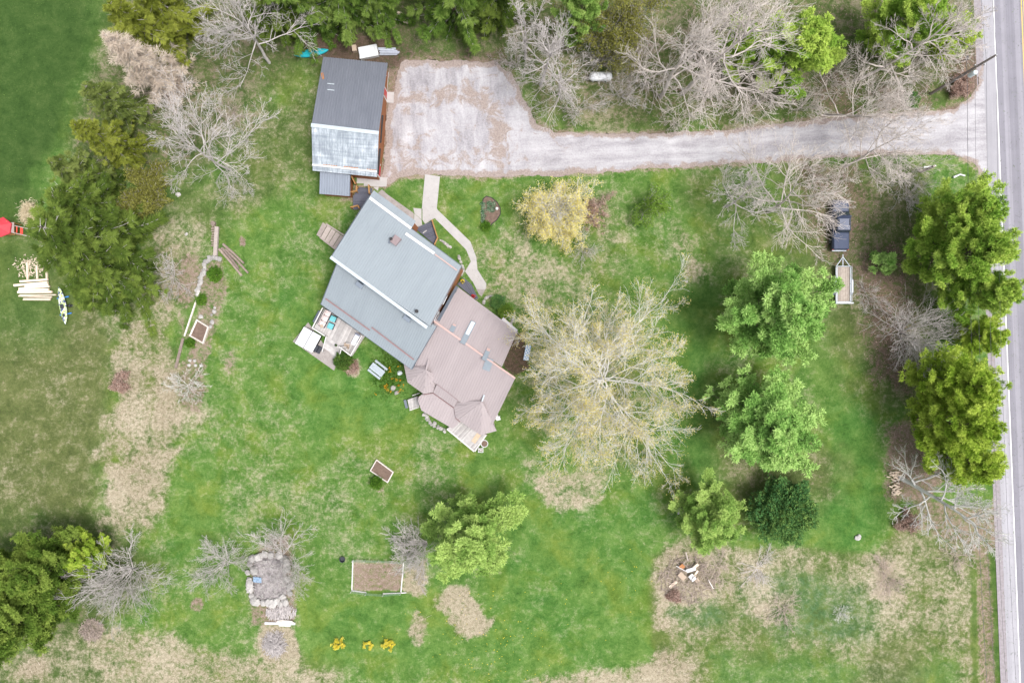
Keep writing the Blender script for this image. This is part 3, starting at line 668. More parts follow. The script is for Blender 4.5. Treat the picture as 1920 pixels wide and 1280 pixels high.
b = MB(); c = on_plane(782,583.5,plU); b.tube([c+[0,0,-.1], c+[0,0,.35]], .09, 10); b.tube([c+[0,0,.3], c+[0,0,.42]], .2, 10); b.build('vent', dark_trim, ho)
sky_f = pm('skylight_frame', (.22,.26,.31), (.17,.2,.25), 2, .4)
for (cx, cy) in ((677,531), (766,594)):
    sk = deck_box(cx, cy, plW, .85, .95, .22, rz_u, sky_f, 'skylight', ho)
    c = on_plane(cx, cy, plW); n = plW[1]; b = MB(); ux = np.array([math.cos(rz_u), math.sin(rz_u), 0]); uy = nrm(np.cross(n, ux)); o_ = c+[0,0,.235]
    b.add([o_-ux*.34-uy*.38, o_+ux*.34-uy*.38, o_+ux*.34+uy*.38, o_-ux*.34+uy*.38], [(0,1,2,3)]); b.build('pane', glass, sk)
# ---- brown wing
plE = plane3((814,602,5.3), (941,687,5.3), (856,546,3.4)); plE2 = plane3((856,546,3.4), (967,628,3.4), (857,537,3.15))
plF = plane3((814,602,5.3), (966,709,5.3), (819,720,3.35))
ribF = ((945,640),(905,730))
ne = [(814,602),(856,546),(967,628.5),(941,687.5)]
b = MB(); ribbed(b, ne, plE, ((967,628.5),(941,687.5)), .28, .026, .06); re_ = b.build('wing_roof', brown_roof, ho)
b = MB(); ribbed(b, [(856,546),(857.5,537),(971.5,622.5),(967,628.5)], plE2, ((971.5,622.5),(967,628.5)), .32, .02); b.build('wing_eave_roof', brown_roof, ho)
b = MB(); capline(b, (942,597), (969,621), plE2, .35, .02, .05); b.build('eave_patch', pm('bare_metal_patch', (.55,.53,.54), (.40,.37,.38), 6, .5), ho)
sw = [(814,602),(966,709),(923,796),(858,752),(819,721),(776,690)]
# convex pieces of the south-west slope
b = MB(); 
ribbed(b, [(814,602),(966,709),(923,797),(858.5,750.5),(819,720.5),(774,688)], plF, ribF, .28, .026, .06); rf_ = b.build('wing_roof', brown_roof, ho)
plG = plane3((819,720,3.36), (858.5,750,3.36), (812,736,2.95))
b = MB(); ribbed(b, [(819,720),(858.5,750),(851.5,763.5),(812,735.5)], plG, ribF, .28, .026, .06); b.build('wing_eave_roof', brown_roof, ho)
b = MB(); b.bar(on_plane(814,602,plF)+[0,0,.06], on_plane(966,709,plF)+[0,0,.06], .20, .06); b.build('ridge_cap', ridge_pink, rf_)
b = MB(); b.bar(on_plane(819,720,plF)+[0,0,.05], on_plane(858.5,750,plF)+[0,0,.05], .10, .05); b.build('fold_flashing', chimney_m, rf_)
# the two faceted bay roofs
def hip(outline, apex, he, name):
    E = [P(x, y, he) for x, y in outline]; A = P(*apex); mb = MB()
    for i in range(len(outline)-1):
        a, c_ = outline[i], outline[i+1]
        pl = plane3((*a, he), (*c_, he), apex)
        mid = ((a[0]+c_[0])/2, (a[1]+c_[1])/2)
        ribbed(mb, [a, c_, apex[:2]], pl, (mid, apex[:2]), .32, .024)
    return mb.build(name, brown_roof, ho)
hip([(803,670),(757,682),(764,716.5),(794,738),(812,735.5),(824,706)], (799,693,4.25), 2.95, 'bay_roof')
hb = hip([(858,750),(851,763.5),(854.5,783),(863,789.5),(901,815.5),(931,807.5),(925,790)], (904,752,4.25), 2.95, 'bay_roof')
# valleys from the bays up into the main slope
for ap, up, base in (((799,693),(804,673),(817,714)), ((904,752),(908,740),(859,749))):
    b = MB(); a0 = P(*ap, 4.30); a1 = on_plane(*up, plF)+[0,0,.05]
    b.bar(a0, a1, .16, .05); b.build('valley_cap', ridge_light if ap[0] > 850 else brown_roof, ho)
# porch roof below the gutter
plP = plane3((812,738,2.75), (851,766,2.75), (790,769,2.35))
b = MB(); ribbed(b, [(793,738),(812,736.5),(851,765),(855,783),(861,790),(858,796),(848,803),(790,769),(784,752),(785,744)], plP, ribF, .32, .02); b.build('porch_roof', brown_roof, ho)
b = MB(); b.tube([P(794,739.5,2.86), P(812,736.8,2.86), P(851.5,765,2.86), P(855,784,2.86), P(863,791,2.86)], .055, 6); b.build('gutter', snow_rail, ho)
# wing walls
def wallprism(pts, h, name, mat=siding):
    mb = MB(); mb.prism([P(x, y, h)[:2] for x, y in pts], 0, h); return mb.build(name, mat, ho)
we = plan(ne, plE, .35); b = MB(); b.prism(we, 0, [zat(plE, q)-.15 for q in we]); b.build('wing_wall', siding, ho)
wf_ = plan([(816,604),(962,709),(922,793),(858.5,750),(819,720),(777,689)], plF, .3); b = MB(); b.prism(wf_, 0, [zat(plF, q)-.15 for q in wf_]); b.build('wing_wall', siding, ho)
wallprism([(802,676),(762,686),(768,713),(795,732),(811,730),(821,706)], 2.85, 'bay_wall'); wallprism([(862,752),(856,764),(859,780),(866,786),(901,810),(926,803),(920,790)], 2.85, 'bay_wall')
# skylight dormers on the north-east slope
dormer_m = pm('skylight_flashing', (.30,.34,.375), (.25,.285,.32), 2, .35, 0, .3)
for (top, bot, wd, lightlen) in (((888,603),(867,644),.62,.58), ((853,608),(846,622),.50,.0), ((917,653),(907,675),.50,.0)):
    b = MB(); a, c_ = on_plane(*top, plE), on_plane(*bot, plE); b.bar(a+[0,0,.05], c_+[0,0,.05], wd, .16); so_ = b.build('skylight', dormer_m, ho)
    b = MB()
    if lightlen: b.bar(a+(c_-a)*.02+[0,0,.14], a+(c_-a)*lightlen+[0,0,.14], wd*.62, .03); b.build('pane', pm('skylight_dome', (.74,.80,.84), (.66,.73,.78), 3, .15), so_)
    else: b.bar(a+[0,0,.12], a+(c_-a)*.22+[0,0,.12], wd*.8, .10); b.build('copper_cap', ridge_pink, so_)
b = MB(); b.bar(on_plane(919,672,plF)+[0,0,.045], on_plane(911,694,plF)+[0,0,.045], .85, .03); b.build('roof_patch', dormer_m, ho)
b = MB(); b.bar(on_plane(857,537,plE2)+[0,0,.06], on_plane(822,601,plE)+[0,0,.10], .32, .14); b.build('wall_flashing', flash, ho)
b = MB(); b.bar(on_plane(815,606,plF)+[-.1,0,.35], on_plane(776,690,plF)+[-.1,0,.25], .12, .55); b.build('wall_flashing', flash, ho)
# meter box on the south-east corner
b = MB(); b.rbox(P(931,781,1.2), (.35,.55,.8), .05); b.build('meter_box', trim_white, ho)

# ------------------------------------------------------------------ decks and steps
def plank_deck(name, label, corners, h, board_dir, mat, wd=.145, cat='deck', skirt=None):
    """corners: photo pixels at height h (convex); boards run along board_dir (pixels)"""
    c = np.array([P(x, y, h) for x, y in corners]); root = thing(name, label, cat, [*c[:,:2].mean(0), 0])
    t = nrm(P(*board_dir[1], h)-P(*board_dir[0], h)); s = np.array([-t[1], t[0], 0]); o = c[0]
    S = (c-o)@s; T = (c-o)@t; mb = MB(); n = len(S); k = 0
    x = S.min()
    while x < S.max()-.02:
        xs = [x+.006, min(x+wd-.006, S.max())]; e = []
        for xx in xs:
            ts = []
            for i in range(n):
                a, b_ = S[i], S[(i+1)%n]
                if min(a,b_)-1e-9 <= xx <= max(a,b_)+1e-9 and abs(b_-a) > 1e-9: ts.append(T[i]+(T[(i+1)%n]-T[i])*(xx-a)/(b_-a))
            e.append((min(ts), max(ts)) if ts else None)
        if e[0] and e[1]:
            pts = [o+s*xs[0]+t*e[0][0], o+s*xs[1]+t*e[1][0], o+s*xs[1]+t*e[1][1], o+s*xs[0]+t*e[0][1]]
            mb.prism([p[:2] for p in pts], h-.03, h+rs.uniform(-.003,.003), rs.random())
        x += wd
    bd = mb.build('boards', mat, root); bd['kind'] = 'stuff'
    mb = MB(); mb.prism([(q-c.mean(0))[:2]*.97+c.mean(0)[:2] for q in c], 0.0, h-.032); mb.build('skirt', skirt or grime, root)
    return root
def railing(parent, pts, h0, ht=.95, mat=rail_white, step=.14, topw=.12):
    p = [P(x, y, h0) for x, y in pts]
    for a, c_ in zip(p, p[1:]):
        t = MB(); t.bar(a+[0,0,ht], c_+[0,0,ht], topw, .045); t.build('top_rail', mat, parent)
        t = MB(); t.bar(a+[0,0,.12], c_+[0,0,.12], .05, .07); t.build('bottom_rail', mat, parent)
        L = np.linalg.norm(c_-a); n = max(1, int(L/step)); bl = MB()
        for i in range(1, n): q = a+(c_-a)*i/n; bl.bar(q+[0,0,.12], q+[0,0,ht], .035, .035)
        if bl.n: bl.build('balusters', mat, parent)['kind'] = 'stuff'
    for q in p: t = MB(); t.box(q+[0,0,ht/2], (.1,.1,ht+.06), .6); t.build('post', mat, parent)
# south-west deck of pale boards
sd = plank_deck('sun_deck', 'pale weathered timber deck with railings behind the blue grey roof', [(609,578),(590,615),(612,630),(640,650),(661,666),(684,630)], .75, ((636,600),(622,628)), weathered)
railing(sd, [(609,578),(590,615),(612,629)], .75); railing(sd, [(640,650),(661,666),(682,629)], .75)
for i in range(5):
    z = .75-.15*(i+1); a, c_ = lerp((612,630),(606,657),(i+.5)/5), lerp((640,650),(632,676),(i+.5)/5)
    mb = MB(); mb.bar(P(*a, z), P(*c_, z), .38, .045, rs.random()); mb.build('stair_tread', weathered, sd)
    mb = MB(); mb.bar(P(*a, z-.09)+[.1,.15,0], P(*c_, z-.09)+[.1,.15,0], .03, .14); mb.build('stair_riser', grime, sd)
for a, c_ in (((611.5,631),(604,659)), ((641,650.5),(633,677))):
    mb = MB(); mb.bar(P(*a, 1.55), P(*c_, .95), .10, .05); mb.build('stair_rail', rail_white, sd)
    for q, z0, z1 in ((a,.0,1.55), (c_,.0,.95)): mb = MB(); mb.box([*P(*q, z1)[:2], z1/2], (.09,.09,z1), .6); mb.build('stair_post', rail_white, sd)
# front corner deck
fd = plank_deck('corner_deck', 'bleached timber deck tucked under the faceted brown bay roof', [(838,803),(862,787),(900,812),(915,815),(889,845)], .45, ((868,800),(843,800)) and ((880,800),(856,826)), weathered)
for a, c_ in (((838,804),(889,846)), ((890,846),(911,816))):
    mb = MB(); mb.bar(P(*a, .48), P(*c_, .48), .16, .06); mb.build('edge_board', rail_white, fd)
mb = MB(); mb.bar(P(893,838,.455), P(908,817,.455), .75, .012); 
for i, q in enumerate((.15,.5,.85)): pass
mb = MB(); mb.bar(P(887,829,.458), P(900,811,.458), .55, .012); mb.build('new_boards', pm('new_board_tan', (.56,.44,.32), (.46,.35,.25), 4, .8), fd)
# side steps by the bay
ss = plank_deck('porch_steps', 'small pale timber landing with dark mat beside the porch roof', [(764,749),(784,742),(786,762),(768,768)], .4, ((775,745),(777,766)), weathered)
mb = MB(); mb.rbox(P(761,757,.10), (.32,1.0,.2), .03, .25); mb.build('lower_step', flash, ss)
for a, c_ in (((773,741.5),(787,736.5)), ((768,769),(786,763))): mb = MB(); mb.bar(P(*a,.45), P(*c_,.45), .09, .06); mb.build('edge_board', rail_white, ss)
# slate deck between garage and house
gd_ = plank_deck('slate_deck', 'slate painted deck with honey timber rails between garage and house', [(674,351),(698,352),(696,368),(680,392),(662,393),(662,368)], .5, ((665,372),(690,372)), deck_grey)
def frame_rail(parent, pts, h0, ht, mat=timber):
    p = [P(x, y, h0) for x, y in pts]
    for a, c_ in zip(p, p[1:]):
        t = MB(); t.bar(a+[0,0,ht], c_+[0,0,ht], .13, .05, rs.random()); t.build('top_rail', mat, parent)
        t = MB(); t.bar(a+[0,0,ht*.5], c_+[0,0,ht*.5], .05, .1); t.build('mid_rail', mat, parent)
    for q in p: t = MB(); t.box(q+[0,0,ht/2-.2], (.11,.11,ht+.4), .1, tint=rs.random()); t.build('post', mat, parent)
frame_rail(gd_, [(661,363),(671,361),(672,352)], .5, .9); frame_rail(gd_, [(694,350),(695,365)], .5, .9); frame_rail(gd_, [(661,391),(674,388),(676,392)], .5, .9)
# slate porch at the front door and at the wing door
fp = plank_deck('front_porch', 'slate painted triangular porch with honey rail beside the concrete walk', [(777,427),(811,414),(821,449),(815,459)], .35, ((777,428),(812,415)), deck_grey, .2)
frame_rail(fp, [(811,414),(821.5,447),(816,459)], .35, .55)
mb = MB(); mb.bar(P(793,437,.36), P(800,432,.36), .12, .02); mb.build('door_mat', weathered, fp)
wpch = plank_deck('wing_porch', 'slate painted wedge porch against the brown wing', [(857,533),(869,520),(884,533),(897,559),(893,562)], .35, ((868,522),(893,560)), deck_grey, .2)
# broad boarded steps on the north-west side
bs = thing('boarded_steps', 'broad weathered plank steps leading up to the house side', 'steps', P(620,440))
lo0, lo1, hi0, hi1 = (605,416.5),(593,440),(647,446),(632,468)
for i in range(5):
    z = .14+.14*i; f0, f1 = i/5+.008, (i+1)/5-.012
    q = [lerp(lo0,hi0,f0), lerp(lo0,hi0,f1), lerp(lo1,hi1,f1), lerp(lo1,hi1,f0)]
    mb = MB(); mb.prism([P(x, y, z)[:2] for x, y in q], 0 if i == 0 else z-.06, z, rs.random()); mb.build('tread', grime, bs)
for a, c_ in (((612,420),(648,443)), ((600,445),(632,470))): mb = MB(); mb.bar(P(*a,.22), P(*c_,.72), .16, .12); mb.build('stringer', grime, bs)
# ------------------------------------------------------------------ objects round the house
blackp = pm('black_plastic', (.045,.05,.062), (.03,.033,.042), 5, .5)
white_v = pm('white_vinyl', (.66,.67,.68), (.58,.59,.60), 3, .45)
teal = pm('teal_cushion', (.16,.47,.50), (.12,.38,.41), 6, .9)
wicker = pm('wicker_tan', (.50,.40,.31), (.34,.26,.2), 14, .9, .3)
stone = pm('field_stone', (.43,.41,.39), (.27,.255,.245), 3, .95, .4, tinted=.5)
soilm = pm('bed_soil', (.20,.14,.11), (.10,.068,.052), 3, .95, .5)
bark = pm('log_bark', (.33,.265,.225), (.17,.13,.11), 4, .95, .5, tinted=.4)
fresh = pm('fresh_lumber', (.70,.585,.47), (.55,.44,.34), 5, .8, .1, tinted=.45)
bluep = pm('blue_plastic', (.05,.22,.60), (.04,.17,.48), 4, .5)
galv = pm('galvanised_steel', (.34,.37,.41), (.26,.285,.32), 6, .45, 0, .5)
tyre_m = pm('tyre_rubber', (.025,.025,.026), (.015,.015,.016), 8, .9)
rgn = np.random.default_rng(3)
def ang(a, b, h=0):
    d = P(*b, h)-P(*a, h); return math.atan2(d[1], d[0])
# hot tub with folding cover
A_t = ang((554,641),(570.6,610.6), .9)
c = P(577.5,637,.0); c = np.array([*P(577.5,636.5,.9)[:2], 0]); ht = thing('hot_tub', 'square hot tub under a white folding cover on the patio', 'hot tub', c)
su = np.array([math.cos(A_t), math.sin(A_t), 0]); sv = np.array([-su[1], su[0], 0])
b = MB(); b.rbox(c+[0,0,.42], (2.12,2.2,.84), .16, A_t); b.build('cabinet', dark_trim, ht)
for s in (-1, 1):
    b = MB(); b.rbox(c+sv*s*.575*-1+[0,0,.905], (2.22,1.125,.13), .07, A_t); b.build('cover_half', white_v, ht)
b = MB(); b.bar(c-su*1.1+[0,0,.965], c+su*1.1+[0,0,.965], .03, .02); b.build('cover_hinge', blackp, ht)
# steps
c = P(597,654.5); st_ = thing('spa_steps', 'black plastic two tread step unit beside the hot tub', 'steps', c)
b = MB(); b.rbox(c+su*.0+sv*.18+[0,0,.30], (.85,.38,.6), .04, A_t); b.build('upper_tread', blackp, st_)
b = MB(); b.rbox(c-sv*.20+[0,0,.15], (.85,.38,.3), .04, A_t); b.build('lower_tread', blackp, st_)
# deck furniture
D0 = .75; a_d = ang((590,615),(609,578), D0); du = np.array([math.cos(a_d), math.sin(a_d), 0]); dv = np.array([du[1], -du[0], 0])   # du towards the house, dv to the south-east
cush = pm('floral_cushion', (.74,.70,.69), (.42,.32,.31), 5.5, .95)
c = P(610.5,597,D0); so_ = thing('outdoor_sofa', 'long outdoor sofa with pale floral cushions along the deck rail', 'sofa', c)
b = MB(); b.rbox(c+[0,0,.16], (2.1,.82,.32), .04, a_d); b.build('frame', blackp, so_)
for k in (-.67, 0, .67): b = MB(); b.rbox(c+du*k+dv*.07+[0,0,.38], (.64,.62,.16), .06, a_d); b.build('seat_cushion', cush, so_)
for k in (-.67, 0, .67): b = MB(); b.rbox(c+du*k-dv*.30+[0,0,.60], (.64,.18,.46), .06, a_d); b.build('back_cushion', cush, so_)
b = MB(); b.rbox(c-du*.95+dv*.12+[0,0,.5], (.34,.34,.12), .05, a_d+.5); b.build('throw_pillow', wicker, so_)
for (x, y), lab in (((626,597.5), 'teal cushioned low stool next to the house eave'), ((621.5,611), 'teal cushioned low stool nearer the deck stairs')):
    c = P(x, y, D0); o = thing('patio_stool', lab, 'stool', c, 'teal stools on the deck')
    b = MB(); b.rbox(c+[0,0,.18], (.72,.72,.30), .03, a_d+.06); b.build('base', blackp, o)
    b = MB(); b.rbox(c+du*-.03+[0,0,.40], (.66,.66,.14), .05, a_d+.06); b.build('cushion', teal, o)
    for i, j in ((1,1),(1,-1),(-1,1),(-1,-1)): b = MB(); b.box(c+du*i*.3+dv*j*.3+[0,0,.03], (.06,.06,.06), a_d); b.build('leg', blackp, o)
c = P(668,636,D0); o = thing('chaise_lounge', 'white cushioned chaise lounge along the south deck rail', 'lounger', c)
b = MB(); b.rbox(c+[0,0,.15], (1.55,.62,.30), .04, a_d); b.build('frame', rail_white, o); b = MB(); b.rbox(c+[0,0,.36], (1.45,.6,.14), .06, a_d); b.build('cushion', pm('pale_cushion', (.72,.73,.78), (.62,.63,.69), 4, .9), o)
b = MB(); b.rbox(c+du*.62+[0,0,.52], (.26,.58,.30), .08, a_d); b.build('pillow', pm('slate_cushion', (.33,.36,.45), (.26,.28,.36), 4, .9), o)
c = P(651,647,D0); o = thing('wicker_chair', 'tan wicker armchair facing across the pale deck', 'chair', c)
b = MB(); b.rbox(c+[0,0,.2], (.55,.55,.4), .06, a_d+.4); b.build('seat', wicker, o)
b = MB(); b.rbox(c+np.array([.16,-.2,.55]), (.52,.12,.55), .04, a_d+.9); b.build('backrest', wicker, o)
for s in (-1, 1): b = MB(); b.rbox(c+np.array([.2*s,.2*s,.5]), (.1,.5,.12), .03, a_d+.4); b.build('armrest', rail_white, o)
c = P(631,647,D0); o = thing('deck_pot', 'small dark pot plant at the top of the deck stairs', 'plant pot', c)
b = MB(); b.lathe([(.10,0),(.15,.25),(.16,.27),(.13,.27),(.12,.22)], c, 10); b.build('pot', blackp, o)
b = MB()
for k in range(26): d = nrm(rgn.normal(size=3)*[1,1,.6]+[0,0,.6]); q = c+[0,0,.24]; s = nrm(np.cross(d, rgn.normal(size=3)))*.035; b.add([q-s, q+s, q+d*.22], [(0,1,2)], rgn.random())
LEAF_Y = foliage('shrub_leaves', (.03,.085,.018), (.075,.15,.03), (.16,.24,.05)); b.build('plant', LEAF_Y, o)
c = P(597,594,.0); b = MB(); b.rbox(c+[0,0,.3], (1.5,.42,.6), .04, a_d); solo('storage_box', b, flash, 'slate grey low storage box outside the deck rail', 'box', c)
# picnic table
c = P(709.5,692.5); A_p = ang((692.5,693.5),(715.5,711.5)); pu = np.array([math.cos(A_p), math.sin(A_p), 0]); pv = np.array([-pu[1], pu[0], 0])
pic = pm('picnic_table_paint', (.38,.43,.47), (.32,.365,.40), 4, .7, .1, tinted=.15)
o = thing('picnic_table', 'pale blue picnic table with attached benches on the lawn', 'picnic table', c)
for k in range(5): b = MB(); b.box(c+pv*(-.32+k*.16)+[0,0,.74], (1.78,.15,.04), A_p, tint=rs.random()); b.build('table_board', pic, o)
for s in (-1, 1):
    b = MB(); b.box(c+pv*s*.68+[0,0,.44], (1.78,.25,.04), A_p, tint=rs.random()); b.build('bench_board', pic, o)
    b = MB(); b.bar(c+pu*s*.62-pv*.78+[0,0,.38], c+pu*s*.62+pv*.78+[0,0,.38], .05, .1); b.build('bench_support', pic, o)
    for q in (-1, 1): b = MB(); b.bar(c+pu*s*.62+pv*q*.62+[0,0,0], c+pu*s*.62+pv*q*.2+[0,0,.72], .05, .1); b.build('leg', pic, o)
# sun lounger with blue checks to the east
m = N('blue_check_fabric'); ck = m.n('ShaderNodeTexChecker'); m.link(m.stretch((0,0,R(-14)), (1,1,1)), ck.inputs[0]); ck.inputs['Scale'].default_value = 5.5
ck.inputs['Color1'].default_value = (.74,.76,.78,1); ck.inputs['Color2'].default_value = (.22,.40,.66,1); check = m.done(ck.outputs['Color'], .9)
c = P(988.5,661); A_l = ang((986,675),(991,647)); lu = np.array([math.cos(A_l), math.sin(A_l), 0]); lv = np.array([-lu[1], lu[0], 0])
o = thing('sun_lounger', 'blue and white chequered sun lounger on the bare soil by the wing', 'lounger', c)
b = MB(); b.rbox(c+lu*-.25+[0,0,.36], (1.3,.6,.06), .02, A_l); b.build('seat', check, o)
b = MB(); b.bar(c+lu*.42+[0,0,.37], c+lu*.9+[0,0,.62], .6, .05); b.build('backrest', check, o)
b = MB()
for s in (-1, 1): b.bar(c+lv*s*.31+lu*-.9+[0,0,.36], c+lv*s*.31+lu*.5+[0,0,.36], .03, .04)
b.build('frame', galv, o)
for i in (-.75, .35):
    for s in (-1, 1): b = MB(); b.bar(c+lu*i+lv*s*.3, c+lu*i+lv*s*.3+[0,0,.35], .035, .035); b.build('leg', galv, o)
# planter tub and stand by the corner deck
c = P(908.5,830.5); o = thing('planter_tub', 'round white planter tub full of soil by the corner deck', 'planter', c)
b = MB(); b.lathe([(.36,0),(.42,.4),(.44,.42),(.38,.42),(.37,.36),(.001,.355)], c, 20); b.build('tub', white_v, o); b = MB(); b.lathe([(.05,.34),(.365,.34),(.36,.375),(.001,.40)], c, 16); b.build('soil', soilm, o)
c = P(901.5,842.5); o = thing('planter_stand', 'small white wooden stand with crossed legs by the corner deck', 'stand', c)
for s in (-1, 1):
    b = MB(); b.bar(c+[-.3*s,-.28,0], c+[.25*s,.22,.62], .05, .05); b.build('leg', white_v, o); b = MB(); b.bar(c+[-.3,.2*s,.55], c+[.3,.24*s,.55], .05, .05); b.build('cross_bar', white_v, o)
    b = MB(); b.bar(c+[.28*s,-.3,.3], c+[.28*s,.3,.3], .05, .05); b.build('side_bar', white_v, o)
b = MB(); b.box(c+[0,0,.28], (.42,.42,.05), .5); b.build('shelf', grime, o)
c = P(934,783); o = thing('garden_chair', 'white plastic garden chair against the wing corner', 'chair', c)
b = MB(); b.rbox(c+[0,0,.42], (.5,.5,.05), .03, .3); b.build('seat', white_v, o); b = MB(); b.rbox(c+[-.05,.24,.70], (.5,.05,.5), .02, .3); b.build('backrest', white_v, o)
for i, j in ((1,1),(1,-1),(-1,1),(-1,-1)): b = MB(); b.bar(c+[.25*i,.25*j,0], c+[.2*i,.2*j,.42], .04, .04); b.build('leg', white_v, o)
# ------------------------------------------------------------------ beds, stones, logs
def raised_bed(name, label, corners, h=.28, wd=.14, mat=grime):
    c = P(*np.mean(corners, 0)); root = thing(name, label, 'garden bed', c)
    p = [P(x, y, h) for x, y in corners]; n = len(p)
    for i in range(n):
        mb = MB(); d = nrm(p[(i+1)%n]-p[i]); e = (1 if i % 2 else -1)*wd*.5
        mb.bar(p[i]+[0,0,-h/2]-d*e, p[(i+1)%n]+[0,0,-h/2]+d*e, wd, h, rs.random()); mb.build('board', mat, root)
    cc = np.mean(p, 0); mb = MB(); mb.prism([cc[:2]+(q-cc)[:2]*.93 for q in p], 0, h*.7); mb.build('soil', soilm, root); return root
pale = pm('bed_boards_pale', (.66,.60,.55), (.50,.44,.40), 4, .85, .1, tinted=.3)
raised_bed('raised_bed', 'tilted square raised bed with pale boards by the stone edging', [(369,600),(390,613),(380,643),(356,629)], .32, .17, pale)
raised_bed('raised_bed', 'small wooden raised bed alone on the lawn beside a round bush', [(706,862),(737,885),(726.5,904),(694.5,882)], .3, .12, pale)
def stones(name, label, pts, size, cat='stones'):
    c = P(*pts[len(pts)//2]); root = thing(name, label, cat, c)
    for (x, y) in pts:
        s = size*rgn.uniform(.7,1.35); mb = MB(); mb.rock(P(x, y)+[0,0,s*.18], (s*rgn.uniform(.9,1.3), s, s*.62), rgn, rgn.uniform(0,3), rgn.random()); mb.build('stone', stone, root, smooth=False)
    return root
def along(pts, n, j=1.0):
    pts = np.array(pts, float); L = np.r_[0, np.cumsum(np.hypot(*np.diff(pts, axis=0).T))]; t = np.linspace(0, L[-1], n)
    return list(zip(np.interp(t, L, pts[:,0])+rgn.normal(0,j,n), np.interp(t, L, pts[:,1])+rgn.normal(0,j,n)))
stones('dry_stone_edging', 'winding line of pale field stones edging the garden bed', along([(409,486),(400,484),(390,486),(385,495),(383,505),(378,520),(374,535),(370,548)], 36, 1.6), .45)
stones('flower_bed_stones', 'curved ring of small stones round the shrub bed by the wing', along([(907,570),(909,560),(917,555),(926,556)], 12, .4)+along([(955,575),(963,584),(962,598),(957,610)], 13, .4), .27)
stones('porch_bed_stones', 'short row of stones edging the bed under the upper eave', along([(826,451),(834,455),(844,464)], 12, .6), .26)
stones('walk_edge_stones', 'thin line of white stones between the eave and the walk', along([(860,480),(864,490),(869,505),(866,516)], 14, .5), .24)
stones('lawn_stepping_stones', 'broken line of flat stones where bed meets lawn', [(403,577),(402,584),(398,604),(395,612),(397,590)], .36)
for k, (x, y) in enumerate([(357,676),(366,676),(355,684.5),(367,684.5),(378,685)]):
    b = MB(); b.rock(P(x, y)+[0,0,.1], (.42,.38,.3), rgn, rgn.random()*3, .9); solo('white_stone', b, stone, 'pale fist like stone in the cluster by the dry twiggy shrub', 'stone', P(x, y), 'pale stones by the dry shrub')
for x, y, s, lab in ((350,439,.35,'lone white stone on the rough grass near the log seat'), (1275,957,.75,'pale boulder at the foot of the lime green pine'), (1608,1006.5,.65,'pale rock on the lawn by the straw meadow'), (377,594,.5,'round flat stump stone north of the tilted raised bed'), (1287,528,.3,'small grey stone under the grass near the bluish pines'), (335,365,.5,'grey boulder on the rough grass under the bare tree')):
    b = MB(); b.rock(P(x, y)+[0,0,s*.18], (s*1.2,s,s*.6), rgn, .4, .8); solo('boulder', b, stone, lab, 'rock', P(x, y))
# log bench and pile of poles
c = P(407,455); o = thing('log_bench', 'long hewn log seat with split firewood beside it', 'log', c)
b = MB(); b.bar(P(409,426)+[0,0,.3], P(406,480)+[0,0,.3], .42, .34, .8); b.build('seat_log', grime, o)
for k in range(9): b = MB(); q = P(400.5+rgn.normal(0,.8), 424+k*4.6); b.tube([q+[-.16,0,.12], q+[.2,.03,.14]], .11, 7, tint=rgn.random()); b.build('split_log', bark, o)
b = MB(); b.tube([P(401.5,419.5), P(401.5,419.5)+[0,0,.4]], .26, 12, tint=.3); b.build('stump', bark, o)
for k, (a, c_, r, z, wh) in enumerate([((412,467),(454,517),.15,.15,'outermost, lying along the bed side'), ((419,458),(458,494),.14,.14,'outermost, lying on the lawn side'), ((424,468),(466,512),.14,.14,'longest, lying on the grass'), ((424,472),(450,505),.13,.36,'lying on top of the others'), ((417,465),(446,500),.14,.15,'tucked under the top pole')]):
    b = MB(); p0, p1 = P(*a), P(*c_); b.tube([p0+[0,0,z], (p0+p1)/2+[.03,.05,z], p1+[0,0,z]], [r*1.1,r,r*.85], 8, tint=rgn.random()); solo('pole_log', b, bark, 'weathered pole in the log pile by the garden bed, '+wh, 'log', (p0+p1)/2)
b = MB(); p0, p1 = P(374,549), P(347,630); b.bar(p0+[0,0,.12], p1+[0,0,.12], .15, .2, .9); solo('edging_timber', b, pale, 'long pale timber laid as edging beside the tilted raised bed', 'timber', (p0+p1)/2)
b = MB(); p0, p1 = P(344,634), P(330,690); b.bar(p0+[0,0,.08], p1+[0,0,.08], .3, .14, .2); solo('rotten_log', b, bark, 'crumbling brown log continuing the garden edging', 'log', (p0+p1)/2)
# ------------------------------------------------------------------ lumber stack, kayaks, play set
for k, (x, y0, y1) in enumerate([(52,492,524), (70,498,523), (88,496,523)]):
    b = MB(); p0, p1 = P(x,y0), P(x+1,y1); b.bar(p0+[0,0,.08], p1+[0,0,.08], .2, .16, rgn.random()); solo('bearer_beam', b, fresh, ['bearer beam under the left end of the lumber stack','bearer beam under the middle of the lumber stack','bearer beam under the right end of the lumber stack'][k], 'beam', (p0+p1)/2)
LB = [((41,528),(93,524.5),.24),((30,535.5),(93,530),.26),((50,537),(94,534),.20),((39,541),(96,537.5),.2),((39,544),(95,543),.24),((37,548),(101,547.5),.26),((40,553),(108,553),.15),((38,555),(100,557),.16),((47,560),(98,560),.14),((46,562),(97,562.5),.13)]
for k, (a, c_, wd) in enumerate(LB):
    b = MB(); p0, p1 = P(*a), P(*c_); z = .16+wd*.5; b.bar(p0+[0,0,z], p1+[0,0,z], wd, wd, .95 if k < 6 else .35+.1*rgn.random()); solo('squared_beam', b, fresh, 'freshly squared timber in the lumber stack under the big spruce', 'beam', (p0+p1)/2, 'timbers of the lumber stack')
b = MB()
